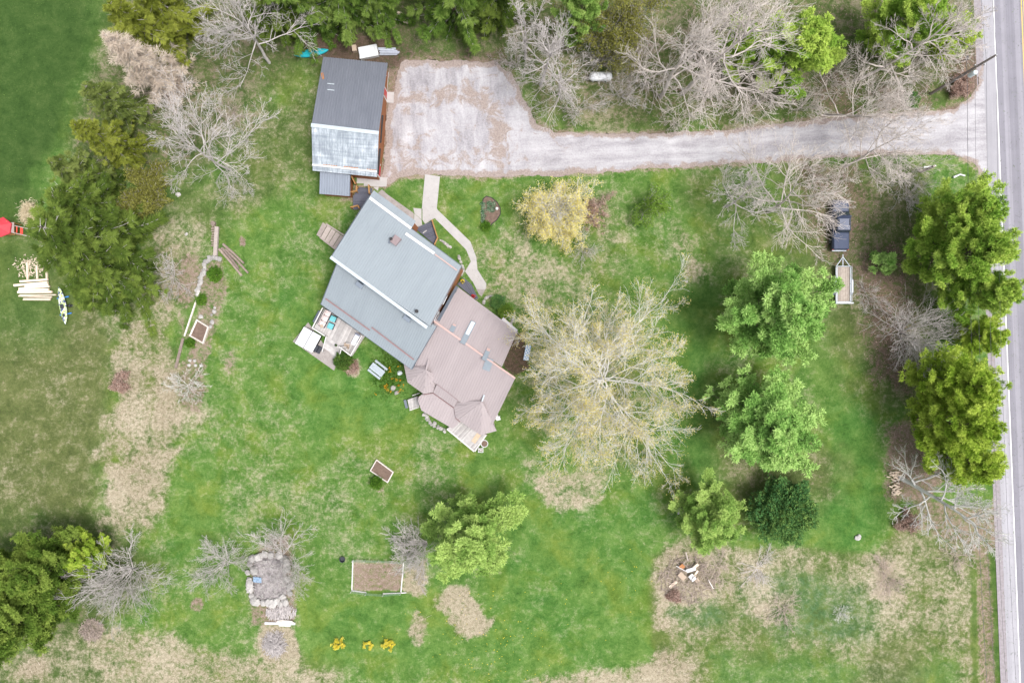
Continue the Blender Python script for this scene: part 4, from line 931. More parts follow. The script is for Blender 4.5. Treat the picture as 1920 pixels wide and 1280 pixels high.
for k in range(220):
    q = P(55+rgn.normal(0,14), 500+rgn.normal(0,9)); L_ = rgn.uniform(.06,.3); a_ = rgn.uniform(0,6.28); b.box(q+[0,0,.02+rgn.random()*.1], (L_, .07, .02), a_, (rgn.normal(0,.3), rgn.normal(0,.3)), rgn.random())
o = b.build('wood_chips', fresh); o['kind'] = 'stuff'; tag(o, 'scatter of pale wood offcuts north of the lumber stack', 'wood chips')
def kayak(root, p0, p1, wd, ht, mat, z0=.05, deckmat=None):
    d = nrm(p1-p0); s = np.array([-d[1], d[0], 0]); L_ = np.linalg.norm(p1-p0); V = []; ns, nr = 18, 10
    for i in range(ns+1):
        t = i/ns; w_ = wd/2*max(.02, math.sin(math.pi*min(max(t,.0),1))**.62); hh = ht*(.55+.45*math.sin(math.pi*t)**.5); rocker = .18*(abs(t-.5)*2)**3
        for k in range(nr):
            a_ = 2*math.pi*k/nr; V.append(p0+d*t*L_+s*w_*math.cos(a_)+np.array([0,0,z0+hh*.5+rocker+hh*.5*math.sin(a_)*(.75 if math.sin(a_) > 0 else 1)]))
    F = [(i*nr+k, i*nr+(k+1)%nr, (i+1)*nr+(k+1)%nr, (i+1)*nr+k) for i in range(ns) for k in range(nr)]+[tuple(range(nr-1,-1,-1)), tuple(range(ns*nr,(ns+1)*nr))]
    mb = MB(); mb.add(V, F); mb.build('hull', mat, root, smooth=True); return d, s
m = N('camo_hull'); n1 = m.noise(2.6, 3, .6, dist=.5); n2 = m.noise(3.1, 2, .6)
camo = m.done(m.mix(m.math('GREATER_THAN', n2, .56), m.ramp(n1, [(.0,(.74,.76,.74)),(.47,(.62,.65,.66)),(.50,(.42,.60,.08)),(.56,(.40,.58,.07)),(.58,(.72,.74,.72)),(.9,(.6,.62,.62))]), (.07,.09,.18)), .5)
p0, p1 = P(113.5,538,.3), P(126,608,.3); p0[2] = p1[2] = 0
o = thing('kayak', 'white lime and navy camouflage fishing kayak on a blue roller stand', 'kayak', (p0+p1)/2); dkd, dks = kayak(o, p0, p1, .86, .36, camo, .34)
mid = (p0+p1)/2
b = MB(); b.rbox(mid+dkd*.15+[0,0,.70], (.44,.42,.10), .05, math.atan2(dkd[1],dkd[0])); b.build('seat', blackp, o)
b = MB(); b.rbox(mid-dkd*.1+[0,0,.86], (.08,.42,.36), .03, math.atan2(dkd[1],dkd[0])); b.build('seat_back', flash, o)
b = MB(); b.rbox(mid+dkd*1.15+[0,0,.66], (.4,.3,.06), .03, math.atan2(dkd[1],dkd[0])); b.build('hatch', blackp, o)
for t in (-.95, 1.0):
    q = mid+dkd*t; b = MB(); b.bar(q-dks*.62+[0,0,.30], q+dks*.75+[0,0,.30], .12, .1); b.build('stand_bar', bluep, o)
    for s in (-1, 1): b = MB(); b.bar(q+dks*s*.5, q+dks*s*.5+[0,0,.3], .06, .06); b.build('stand_leg', galv, o)
q = P(133,573); shadow_prop = thing('kayak_shadow_prop', 'black wheeled prop added for the shadow beside the camouflage kayak', 'shadow_prop', q)  # dark wheeled prop added to stand for the kayak's shadow on the grass
for s in (-1, 1):
    b = MB(); b.lathe([(.05,-.05),(.15,-.05),(.17,0),(.15,.05),(.05,.05)], q+[s*.18,.0,.17], 14, 'x'); w_ = b.build('wheel', tyre_m, shadow_prop); b = MB(); b.lathe([(.04,-.06),(.09,-.06),(.09,.06),(.04,.06)], q+[s*.18,0,.17], 10, 'x'); b.build('hub', galv, w_)
b = MB(); b.bar(q+[-.2,0,.17], q+[.2,0,.17], .03, .03); b.bar(q+[0,-.3,.2], q+[0,.35,.2], .05, .04); b.build('frame', blackp, shadow_prop)
p0, p1 = P(551,104,.3), P(616,94,.3); p0[2] = p1[2] = 0
tq = pm('turquoise_hull', (.015,.36,.42), (.012,.30,.36), 3, .4)
o = thing('kayak', 'turquoise kayak lying under the spruces behind the garage', 'kayak', (p0+p1)/2); d_, s_ = kayak(o, p0, p1, .95, .42, tq, .02)
mid = (p0+p1)/2
b = MB(); b.bar(p0+d_*.5+[0,0,.42], p1-d_*.5+[0,0,.42], .05, .06); b.build('keel_ridge', pm('turquoise_light', (.04,.46,.50), None, 3, .4), o)
b = MB(); b.rbox(mid+d_*1.35+[0,0,.40], (.35,.1,.05), .02, math.atan2(d_[1],d_[0])); b.build('carry_handle', timber, o)
# play set at the west edge
redp = pm('red_canvas', (.60,.055,.075), (.50,.04,.055), 2, .6); redpl = pm('red_plastic', (.66,.08,.05), (.55,.06,.04), 3, .45)
cx, cy, hh = 3, 425.5, 2.3; c = P(cx, cy, hh); c0 = np.array([c[0], c[1], 0]); o = thing('play_tower', 'wooden play tower with a red tent roof at the field edge', 'play set', c0)
b = MB(); rr = 1.15; ring = [c+[rr*math.cos(a_), rr*math.sin(a_), 0] for a_ in [R(22+60*i) for i in range(6)]]; ap = c+[0,0,.75]
for i in range(6): b.add([ring[i], ring[(i+1)%6], ap], [(0,1,2)]); b.add([ring[i], ring[(i+1)%6], ring[(i+1)%6]-[0,0,.18], ring[i]-[0,0,.18]], [(0,3,2,1)])
b.build('canopy', redp, o)
for i, j in ((1,1),(1,-1),(-1,1),(-1,-1)): b = MB(); b.box(c0+[.62*i,.62*j,1.2], (.1,.1,2.4)); b.build('post', timber, o)
b = MB(); b.box(c0+[0,0,1.2], (1.45,1.45,.08)); b.build('platform', timber, o)
e = P(21,427,2.0)-[.0,0,0]; f_ = P(58,437,2.0)
for dyy in (.42, -.42): b = MB(); b.bar(e+[-.4,dyy,.0], f_+[0,dyy,0], .09, .12); b.build('beam', grime, o)
b = MB(); b.bar(e+[.15,-.55,.05], e+[.15,.6,.05], .42, .06); b.build('top_plank', grime, o)
for t in (.28, .52): b = MB(); q = e+(f_-e)*t; b.box(q+[0,0,-.02], (.12 if t < .4 else .3, .8, .06)); b.build('cross_bar', redpl, o)
b = MB(); q = e+(f_-e)*.62; b.box([q[0],q[1]-.1,.55], (.42,.5,.06)); b.box([q[0]+.2,q[1]-.1,.8], (.06,.5,.5)); so_ = b.build('swing_seat', redpl, o)
b = MB()
for s in (-1, 1): b.bar([q[0],q[1]-.1+s*.24,.58], [q[0],q[1]-.1+s*.24,1.98], .02, .02)
b.build('swing_rope', galv, so_)
for s in (-1, 1): b = MB(); b.bar(f_+[0,.42*s,0], [f_[0]+.3, f_[1]+1.0*s, 0], .09, .09); b.build('end_leg', grime, o)
# ------------------------------------------------------------------ behind the garage: panels, planks, firewood
c = P(692,100); o = thing('ribbed_panel_crate', 'white ribbed plastic panel crate leaning behind the garage', 'crate', c); az = ang((674,112),(710,105))
b = MB(); b.rbox(c+[0,0,.30], (2.2,1.35,.5), .05, az); b.build('body', white_v, o); uu = np.array([math.cos(az), math.sin(az), 0]); vv = np.array([-uu[1], uu[0], 0])
for k in range(6): b = MB(); b.bar(c+uu*(-.9+k*.36)-vv*.3+[0,0,.58], c+uu*(-.9+k*.36)+vv*.5+[0,0,.58], .16, .08); b.build('rib', white_v, o)
b = MB(); b.bar(c-uu*1.1-vv*.62+[0,0,.57], c+uu*1.1-vv*.62+[0,0,.57], .2, .12); b.build('front_lip', white_v, o)
b = MB(); b.box(P(666,94)+[0,0,.3], (.5,.7,.6), .1); solo('cardboard_box', b, wicker, 'tan box standing beside the white ribbed crate', 'box', P(666,94))
bluewood = pm('grey_boards', (.40,.43,.50), (.27,.28,.33), 4, .85, .1, tinted=.5)
for k in range(8):
    y = 91.5+k*1.75; a_, c_ = P(709+rgn.uniform(-2,6), y), P(742+rgn.uniform(-6,10), y+rgn.uniform(-.8,.8)); b = MB(); z = .1+.06*(k%3); b.bar(a_+[0,0,z], c_+[0,0,z], .15, .05, rgn.random()); solo('loose_board', b, bluewood, 'bluish grey board in the loose plank pile behind the garage' if k not in (0,7) else ('outermost bluish grey board on the spruce side of the plank pile' if k == 0 else 'outermost bluish grey board on the garage side of the plank pile'), 'board', (a_+c_)/2, 'plank pile behind the garage')
for k in range(7):
    q = P(750+k*1.9, 26+k*3.0); b = MB(); b.tube([q+[-.3,.1,.14], q+[.3,-.05,.14]], .13, 8, tint=rgn.random()); solo('firewood_log', b, fresh, 'split firewood log on the brown track between the spruces', 'log', q, 'firewood on the track')
# ------------------------------------------------------------------ propane tank
c = P(1124.5,149); tnk = thing('propane_tank', 'white horizontal propane tank on legs beneath bare branches', 'tank', c); pw = pm('tank_white', (.78,.79,.81), (.70,.71,.74), 2, .35)
az = -.03; L_ = 1.32; prof = [(.02,-L_),(.25,-L_+.03),(.42,-L_+.14),(.5,-L_+.32),(.5,L_-.32),(.42,L_-.14),(.25,L_-.03),(.02,L_)]
b = MB(); b.lathe(prof, c+[0,0,.85], 18, 'x'); b.build('vessel', pw, tnk, smooth=True)
b = MB(); b.lathe([(.16,0),(.2,.02),(.2,.16),(.12,.24),(.01,.26)], c+[.0,0,1.3], 14); b.build('dome', pw, tnk)
for i in (-.8, .8):
    for j in (-.3, .3): b = MB(); b.bar(c+[i,j,0], c+[i,j,.55], .1, .1); b.build('leg', pw, tnk)
b = MB(); b.bar(c+[.2,-.42,1.1], c+[.55,-.42,1.1], .02, .1); b.build('label_plate', blackp, tnk)
# ------------------------------------------------------------------ truck and trailer
navy = pm('truck_paint_navy', (.030,.042,.085), (.022,.032,.066), 1.5, .35, 0, .2, .6)
cover_m = pm('tonneau_vinyl', (.055,.072,.125), (.042,.055,.10), 4, .6)
c = P(1569,424); tr = thing('pickup_truck', 'dark navy pickup truck with bed cover parked under bare branches', 'truck', c)
def T(x, y, z): return c+np.array([x, y, z])     # +y towards the front (north)
b = MB()
def loft(mb, secs):
    V = []; n = len(secs[0][1])
    for y, ring in secs: V += [T(x, y, z) for x, z in ring]
    F = [(i*n+k, (i+1)*n+k, (i+1)*n+(k+1)%n, i*n+(k+1)%n) for i in range(len(secs)-1) for k in range(n)]+[tuple(range(n)), tuple(range(len(secs)*n-1,(len(secs)-1)*n-1,-1))]
    mb.add(V, F)
def ringb(w_, z0, z1, r=.1): return [(-w_+r,z0),(w_-r,z0),(w_,z0+r),(w_,z1-r),(w_-r,z1),(-w_+r,z1),(-w_,z1-r),(-w_,z0+r)]
loft(b, [(-2.88,ringb(.88,.5,1.02)),(-2.8,ringb(.95,.38,1.08)),(-.9,ringb(.98,.36,1.10)),(1.1,ringb(.98,.36,1.08)),(2.3,ringb(.96,.38,1.04)),(2.75,ringb(.90,.42,.98)),(2.86,ringb(.80,.5,.86))]); b.build('body', navy, tr, smooth=False)
b = MB(); loft(b, [(-.95,ringb(.86,1.08,1.12,.02)),(-.72,ringb(.80,1.06,1.80,.12)),(.55,ringb(.80,1.06,1.84,.12)),(.95,ringb(.80,1.06,1.74,.10)),(1.55,ringb(.86,1.04,1.12,.02))]); b.build('cab', navy, tr)
b = MB(); b.add([T(-.72,1.0,1.70),T(.72,1.0,1.70),T(.80,1.50,1.17),T(-.80,1.50,1.17)], [(0,1,2,3)]); b.build('windshield', glass, tr)
b = MB(); b.add([T(-.70,-.755,1.72),T(.70,-.755,1.72),T(.76,-.93,1.18),T(-.76,-.93,1.18)], [(3,2,1,0)]); b.build('rear_window', glass, tr)
for s in (-1, 1):
    for y0, y1 in ((-.62,.0),(.08,.72)): b = MB(); b.add([T(s*.812,y0,1.20),T(s*.812,y1+.06,1.20),T(s*.806,y1,1.66),T(s*.806,y0,1.66)], [(0,1,2,3)]); b.build('side_window', glass, tr)
    b = MB(); b.rbox(T(s*1.08,.95,1.15), (.2,.12,.18), .03); b.build('mirror', navy, tr)
    b = MB(); b.box(T(s*.86,-2.87,.85), (.14,.05,.26)); b.build('tail_light', redpl, tr)
    b = MB(); b.box(T(s*.68,2.84,.78), (.28,.06,.16)); b.build('headlight', white_v, tr)
    for y in (-1.85, 1.75):
        b = MB(); b.lathe([(.2,-.12),(.36,-.12),(.38,-.08),(.38,.08),(.36,.12),(.2,.12)], T(s*.86,y,.38), 18, 'x'); w_ = b.build('wheel', tyre_m, tr); b = MB(); b.lathe([(.05,-.10),(.22,-.13),(.22,.13),(.05,.10)], T(s*.86,y,.38), 12, 'x'); b.build('rim', galv, w_)
b = MB(); b.rbox(T(0,-1.87,1.12), (1.72,1.85,.10), .06); b.build('bed_cover', cover_m, tr)
b = MB(); b.rbox(T(0,1.95,1.06), (1.5,1.3,.06), .05); b.build('hood', navy, tr)
b = MB(); b.rbox(T(0,-2.96,.52), (1.7,.14,.2), .03); b.build('rear_bumper', galv, tr); b = MB(); b.rbox(T(0,2.90,.55), (1.7,.12,.2), .03); b.build('front_bumper', blackp, tr)
b = MB(); b.bar(T(-.6,-.2,1.88), T(-.6,.5,1.90), .04, .04); b.bar(T(.6,-.2,1.88), T(.6,.5,1.90), .04, .04); b.build('roof_rail', blackp, tr)
c = P(1576.5,533.5); tl = thing('utility_trailer', 'galvanised flat trailer with plank bed parked behind the navy truck', 'trailer', c); TW, TL = 1.55, 4.05
deckw = pm('trailer_deck_wood', (.44,.38,.33), (.30,.25,.215), 4, .9, .2, tinted=.35)
for k in range(6): b = MB(); b.box(T(-TW/2+TW/12+k*TW/6,0,.55), (TW/6-.015, TL, .05), tint=rgn.random()); b.build('deck_plank', deckw, tl)
b = MB()
for s in (-1, 1): b.bar(T(s*(TW/2+.06),-TL/2,.56), T(s*(TW/2+.06),TL/2,.56), .08, .14)
b.bar(T(-TW/2-.1,TL/2+.05,.56), T(TW/2+.1,TL/2+.05,.56), .08, .14); b.bar(T(-TW/2-.1,-TL/2-.05,.56), T(TW/2+.1,-TL/2-.05,.56), .08, .14); b.build('chassis', galv, tl)
b = MB()
for s in (-1, 1):
    b.bar(T(s*(TW/2+.06),-TL/2,.92), T(s*(TW/2+.06),TL/2,.92), .05, .05)
    for y in (-2, -1, 0, 1, 2): b.bar(T(s*(TW/2+.06),y,.6), T(s*(TW/2+.06),y,.92), .04, .04)
b.bar(T(-TW/2,TL/2+.03,.92), T(TW/2,TL/2+.03,.92), .05, .05); b.build('side_rail', galv, tl)
for s in (-1, 1):
    b = MB(); b.bar(T(s*(TW/2+.06),TL/2,.52), T(0,TL/2+1.15,.50), .08, .09); b.build('tongue_bar', galv, tl)
    b = MB(); b.rbox(T(s*(TW/2+.24),-.25,.66), (.26,1.5,.06), .03); b.bar(T(s*(TW/2+.24),.48,.64), T(s*(TW/2+.24),.72,.42), .26, .05); b.bar(T(s*(TW/2+.24),-.98,.64), T(s*(TW/2+.24),-1.22,.42), .26, .05); b.build('fender', galv, tl)
    for y in (-.62, .12): b = MB(); b.lathe([(.14,-.09),(.29,-.09),(.31,0),(.29,.09),(.14,.09)], T(s*(TW/2+.24),y,.31), 16, 'x'); w_ = b.build('wheel', tyre_m, tl); b = MB(); b.lathe([(.03,-.095),(.16,-.095),(.16,.095),(.03,.095)], T(s*(TW/2+.24),y,.31), 10, 'x'); b.build('rim', galv, w_)
b = MB(); b.bar(T(0,TL/2+.1,.48), T(0,TL/2+1.45,.48), .09, .09); b.tube([T(0,TL/2+.95,.0), T(0,TL/2+.95,.75)], .04, 8); b.build('drawbar', galv, tl)
b = MB(); b.bar(T(-TW/2-.15,-TL/2-.16,.62), T(TW/2+.35,-TL/2-.16,.66), .16, .2); b.bar(T(-TW/2-.1,-TL/2-.16,.9), T(TW/2+.1,-TL/2-.16,.9), .05, .05); b.build('tailgate', galv, tl)
# ------------------------------------------------------------------ utility pole, wires
polew = pm('pole_wood', (.30,.255,.24), (.20,.165,.155), 3, .9, .2); metal_l = pm('transformer_grey', (.62,.68,.70), (.54,.60,.62), 3, .4)
def utility_pole(base, lab, full=True):
    up = thing('utility_pole', lab, 'utility pole', base)
    b = MB(); b.tube([base+[0,0,-.3], base+[0,0,5], base+[0,0,10.8]], [.17,.145,.11], 10); b.build('pole', polew, up)
    for z, hw in ((10.4,.0), (8.3,.6)):
        if hw: b = MB(); b.bar(base+rn*-hw+[0,0,z], base+rn*hw+[0,0,z], .09, .11); b.build('crossarm', polew, up)
        for s in ((-.8,.8) if hw else (0,)):
            b = MB(); b.lathe([(.03,0),(.06,.03),(.05,.08),(.065,.12),(.03,.17)], base+rn*s*hw*1.05+[0,0,z+.05 if hw else 10.78], 8); b.build('insulator', white_v, up)
    b = MB(); b.lathe([(.10,0),(.24,.02),(.26,.06),(.26,.9),(.22,.98),(.05,1.0)], base+rd*.45+rn*.12+[0,0,6.6], 16); t_ = b.build('transformer', metal_l, up)
    b = MB(); b.bar(base+[0,0,7.0], base+rd*.3+rn*.1+[0,0,7.0], .08, .1); b.build('bracket', galv, t_)
    b = MB(); b.tube([base+rd*.16+[0,0,.1], base+rd*.15+[0,0,6.4]], .025, 6); b.build('conduit', galv, up); return up
pb = P(1745,176); utility_pole(pb, 'wooden utility pole with grey transformer at the drive entrance')
far = [pb+rd*82, pb-rd*70]; utility_pole(far[0], 'wooden utility pole beyond the south end of the meadow'); utility_pole(far[1], 'wooden utility pole beyond the north tree belt')
wire = pm('wire_metal', (.10,.10,.105), None, 3, .6)
WL = ['high wire strung along the road from the pole tip', 'wire on the inner crossarm end along the road', 'wire on the road side crossarm end', 'thick telephone cable slung below the crossarm']
for k, (z, sd_) in enumerate(((10.9,0), (8.55,-.6), (8.55,.6), (6.2,.14))):
    b = MB()
    for q in far:
        a_ = pb+rn*sd_+[0,0,z]; e_ = q+rn*sd_+[0,0,z]; t = np.linspace(0,1,15)[:,None]; pts = a_+(e_-a_)*t; pts[:,2] -= 4*1.1*(t*(1-t))[:,0]
        b.tube(pts, .014 if k < 3 else .022, 5)
    solo('overhead_wire', b, wire, WL[k], 'wire', pb+[0,0,z])
b = MB(); b.bar(P(1727,316)+[0,0,.5], P(1750,313)+[0,0,.5], .14, .1); b.bar(P(1731,316), P(1731,316)+[0,0,.5], .08, .08); b.bar(P(1746,314), P(1746,314)+[0,0,.5], .08, .08); solo('white_rail', b, white_v, 'short white rail on posts in the grass by the drive entrance', 'rail', P(1738,315))
b = MB(); b.tube([P(1786,333)+[0,0,.15], P(1798,328)+[0,0,.2], P(1808,330)+[0,0,.12]], [.12,.1,.08], 7, tint=.9); solo('birch_log', b, white_v, 'pale birch log among the shrubs by the road', 'log', P(1797,330))
b = MB(); b.tube([P(1726,322)+[0,0,-.1], P(1726,322)+[0,0,2.6]], [.17,.14], 9, tint=.6); solo('gate_post', b, grime, 'grey wooden post under the bare shrubs by the drive', 'post', P(1726,322))
b = MB(); b.bar(P(1799,118,0), P(1799,118,0)+[0,0,1.3], .08, .08); b.rbox(P(1799,118)+[0,0,1.4], (.22,.5,.26), .06); solo('marker_box', b, blackp, 'black box on a post beside the utility pole', 'box', P(1799,118))
# ------------------------------------------------------------------ south garden: rock bed, brush, boards, fenced plot
c = P(507,1085); o = thing('stone_ring', 'ring of grey boulders round an ash and rubble bed', 'stones', c)
out = [(497,1038),(509,1040),(474,1046),(470,1056),(478,1068),(468,1085),(470,1094),(470,1104),(473,1115),(477,1124),(483,1127),(495,1128),(505,1128),(519,1125),(531,1117),(536,1127),(544,1110),(545,1098),(548,1094),(540,1085),(539,1064),(538,1056),(536,1048),(525,1040),(486,1042),(466,1072),(512,1130),(527,1131)]
for k, (x, y) in enumerate(out):
    s = rgn.uniform(.6,.95); b = MB(); b.rock(P(x, y)+[0,0,s*.3], (s*1.15,s,s*.8), rgn, rgn.uniform(0,3), rgn.random()); b.build('stone', stone, o)
ash = pm('ash_rubble', (.34,.31,.31), (.19,.17,.17), 2.2, .95, .5, tinted=.4); b = MB(); NX, NY = 19, 23; V = []
for j in range(NY):
    for i in range(NX):
        u, v = i/(NX-1)*2-1, j/(NY-1)*2-1; edge = (1-u**6)*(1-v**6); q = P(506+31*u, 1085+40*v); V.append(q+[0,0,.01+edge*(.22+.22*rgn.random())])
b.add(V, [(j*NX+i, j*NX+i+1, (j+1)*NX+i+1, (j+1)*NX+i) for j in range(NY-1) for i in range(NX-1)], rgn.random(NX*NY)); b.build('rubble_mound', ash, o)
b = MB()
for k in range(240):
    s = rgn.uniform(.06,.18); b.rock(P(506+27*rgn.uniform(-1,1), 1085+36*rgn.uniform(-1,1))+[0,0,.36], (s*1.2,s,s*.7), rgn, rgn.uniform(0,3), rgn.random()*.5)
b.build('rubble', stone, o)['kind'] = 'stuff'
tarp = pm('blue_tarp', (.13,.25,.42), (.28,.33,.38), 5, .6)
b = MB(); g = np.array([[P(477+i*2.6, 1078+j*2.5+i*.3)+[0,0,.40+.1*rgn.random()] for i in range(7)] for j in range(5)]).reshape(-1,3); b.add(g, [(j*7+i, j*7+i+1, j*7+i+8, j*7+i+7) for j in range(4) for i in range(6)]); solo('blue_tarp', b, tarp, 'crumpled faded blue tarp on the rubble inside the boulder ring', 'tarp', P(485,1083))
def sticks(name, lab, cx, cy, rx, ry, n, mat, cat, L0=.5, L1=1.3, ht=.5, ali=None, rad=.02):
    b = MB(); c = P(cx, cy)
    for k in range(n):
        r_ = math.sqrt(rgn.random()); a_ = rgn.uniform(0,6.28); q = P(cx+rx*r_*math.cos(a_), cy+ry*r_*math.sin(a_))+[0,0,ht*(1-r_*r_)*rgn.random()+.03]
        th = rgn.uniform(0,6.28) if ali is None else rgn.normal(ali,.35); L_ = rgn.uniform(L0,L1)/2; d = np.array([math.cos(th)*L_, math.sin(th)*L_, rgn.normal(0,.10)*L_*2]); b.tube([q-d+[0,0,.03], q+d+[0,0,.03]], rad*rgn.uniform(.6,1.4), 4, False, rgn.random())
    o = b.build(name, mat, loc=tuple(c)); o['kind'] = 'stuff'; tag(o, lab, cat)
twig_g = pm('dead_twigs_grey', (.56,.52,.51), (.36,.325,.32), 3, .95, 0, tinted=.6); twig_b = pm('dead_twigs_brown', (.46,.38,.33), (.29,.23,.20), 3, .95, 0, tinted=.6)
sticks('stick_stack', 'low stack of short grey sticks below the boulder ring', 527,1148,28,13,330, twig_g, 'sticks', .4,.9,.35, R(75), .03)
sticks('brush_pile', 'round heap of tangled grey twigs below the white boards', 515,1207,19,21,420, twig_g, 'brush pile', .6,1.5,.7)
sticks('bonfire_brush', 'scattered brown brushwood of the bonfire heap in the straw', 1290,1086,54,44,300, twig_b, 'brush pile', .5,1.9,.6)
sticks('leaf_twig_heap', 'rusty heap of fine twigs under the bare tree by the dark pines', 172,1180,22,20,380, twig_b, 'brush pile', .4,1.0,.4, None, .015)
for k, (a_, c_, wd, z) in enumerate([((497,1167),(554,1168),.26,.10), ((520,1163),(552,1165),.16,.22), ((524,1170.5),(546,1171),.14,.2), ((526,1160),(550,1162.5),.13,.30)]):
    b = MB(); p0, p1 = P(*a_), P(*c_); b.bar(p0+[0,0,z], p1+[0,0,z], wd, .09); solo('white_board', b, white_v if k in (0,2) else pale, ['longest white board in the pile under the stick stack','short pale board lying on the white boards by the stick stack','short white board along the front of the white board pile','topmost thin pale board on the white board pile'][k], 'board', (p0+p1)/2)
for k, (a_, c_, mt, wd) in enumerate([((1255,1100),(1268,1088),fresh,.34), ((1296,1064),(1307,1054),fresh,.3), ((1300,1078),(1306,1066),fresh,.22), ((1292,1075),(1300,1084),white_v,.6), ((1285,1068),(1302,1062),white_v,.4), ((1274,1062),(1280,1056),rust,.5), ((1288,1048),(1284,1032),grime,.14), ((1326,1084),(1335,1100),rail_white,.09), ((1266,1058),(1285,1068),rail_white,.07), ((1272,1072),(1282,1082),wicker,.6), ((1302,1086),(1308,1082),wicker,.5)]):
    b = MB(); p0, p1 = P(*a_), P(*c_); z = .12 if k == 0 else .45; b.bar(p0+[0,0,z], p1+[0,0,z+.08], wd, .07, .8)
    solo('scrap_piece', b, mt, ['pale plywood offcut lying apart from the bonfire heap','pale board end sticking out of the bonfire heap toward the lime pine','narrow upright pale board on the bonfire heap','broad white sheet in the middle of the bonfire heap','white scrap panel on the north of the bonfire heap','rust orange scrap on the bonfire heap','grey post end at the north tip of the bonfire heap','bleached branch east of the bonfire heap','bleached branch curving into the bonfire heap','tan cardboard sheet on the west of the bonfire heap','tan cardboard scrap on the east of the bonfire heap'][k], 'scrap', (p0+p1)/2)
c = P(643,1047); b = MB(); b.lathe([(.26,0),(.32,.34),(.34,.36),(.30,.36),(.27,.06),(.01,.05)], c, 18); solo('black_tub', b, blackp, 'round black plastic tub standing alone on the lawn', 'tub', c)
o = thing('garden_fence', 'low wire fence with white edge boards round the dug vegetable plot', 'fence', P(708,1080))
for a_, c_ in (((662,1049),(660,1106)), ((660,1106),(687,1110)), ((718,1112),(762,1110)), ((757,1053),(752,1109))): b = MB(); b.bar(P(*a_)+[0,0,.06], P(*c_)+[0,0,.06], .12, .1, rgn.random()); b.build('edge_board', rail_white, o)
for x, y in ((662,1049),(685,1049),(710,1050),(735,1051),(757,1053),(660,1106),(687,1111),(719,1113),(752,1110)): b = MB(); b.bar(P(x, y), P(x, y)+[0,0,.8], .05, .05); b.build('post', rail_white, o)
mesh_m = pm('wire_mesh_green', (.20,.30,.25), None, 4, .6); pts = [(662,1049),(710,1050),(757,1053)]; pts2 = [(660,1106),(690,1111),(719,1113),(752,1110)]
for pp in (pts, pts2):
    b = MB()
    for a_, c_ in zip(pp, pp[1:]):
        p0, p1 = P(*a_), P(*c_)
        for z in (.15,.3,.45,.6,.75): b.bar(p0+[0,0,z], p1+[0,0,z], .012, .012)
        n_ = int(np.linalg.norm(p1-p0)/.16)
        for i in range(n_): q = p0+(p1-p0)*i/n_; b.bar(q+[0,0,.05], q+[0,0,.76], .01, .01)
    b.build('wire_mesh', mesh_m, o)
b = MB()
for k in range(60):
    q = P(1678+rgn.normal(0,5), 905+rgn.uniform(-22,22)); a_ = rgn.normal(0,.3); b.tube([q+[-.2,a_*.3,.12+.2*rgn.random()], q+[.2,-a_*.3,.12+.2*rgn.random()]], .075, 6, tint=rgn.random())
o = b.build('firewood_heap', fresh, loc=tuple(P(1678,905))); o['kind'] = 'stuff'; tag(o, 'tumbled heap of cut firewood at the lawn edge by the leaning tree', 'firewood')
# flower bed near the walk: edging, lamp
c = P(918,397); o = thing('flower_bed', 'heart shaped flower bed with dark edging near the walk', 'garden bed', c)
ring = [(906,373),(912,368),(922,371),(932,379),(938,390),(938,402),(932,412),(922,420),(916,430),(909,430),(904,420),(903,404),(904,388)]
b = MB(); b.prism([P(*p)[:2] for p in ring], 0, .05); b.build('soil', soilm, o)
b = MB(); b.tube([P(*p)+[0,0,.06] for p in ring+ring[:1]], .05, 6); b.build('edging', dark_trim, o)
c = P(932,394); o = thing('garden_lamp', 'white globe garden lamp in the heart shaped bed', 'lamp', c)
b = MB(); b.tube([c, c+[0,0,.8]], .035, 8); b.build('post', dark_trim, o); b = MB(); b.lathe([(.02,0),(.13,.05),(.18,.18),(.13,.31),(.02,.36)], c+[0,0,.8], 14); b.build('globe', white_v, o)
c = P(750,700); 
for k, (x, y, s, lab) in enumerate(((750,699,.55,'round slate disc among the orange flowers by the bay roof'), (737,727,.6,'brown flat stone among the orange flowers'), (744,736,.5,'brown flat stone at the lawn end of the orange flowers'))): b = MB(); b.rock(P(x, y)+[0,0,.1], (s*1.1,s,.3), rgn, .5, .3); solo('garden_stone', b, stone if k else metal_l, lab, 'stone', P(x, y))
stones('porch_pebbles', 'strip of pale rocks along the porch roof edge', along([(796,776),(806,790),(820,798),(833,806)], 26, 1.8), .3)
for x, y, col, lab in ((867.5,528,(.75,.60,.05),'pot of yellow flowers on the wedge porch'), (887.5,556,(.70,.03,.03),'pot of red flowers by the wing eave')):
    q = P(x, y, .35); o = thing('flower_pot', lab, 'flower pot', q); b = MB(); b.lathe([(.10,0),(.15,.22),(.16,.24),(.13,.24),(.12,.2)], q, 12); b.build('pot', dark_trim, o)
    b = MB()
    for k in range(60): d = nrm(rgn.normal(size=3)+[0,0,.8]); p_ = q+[0,0,.24]+d*.2; s = nrm(np.cross(d, rgn.normal(size=3)))*.06; b.add([p_-s, p_+s, p_+d*.1+np.cross(d,s)*.6], [(0,1,2)])
    b.build('flowers', pm('petals_'+lab.split()[2], col, None, 8, .8), o)
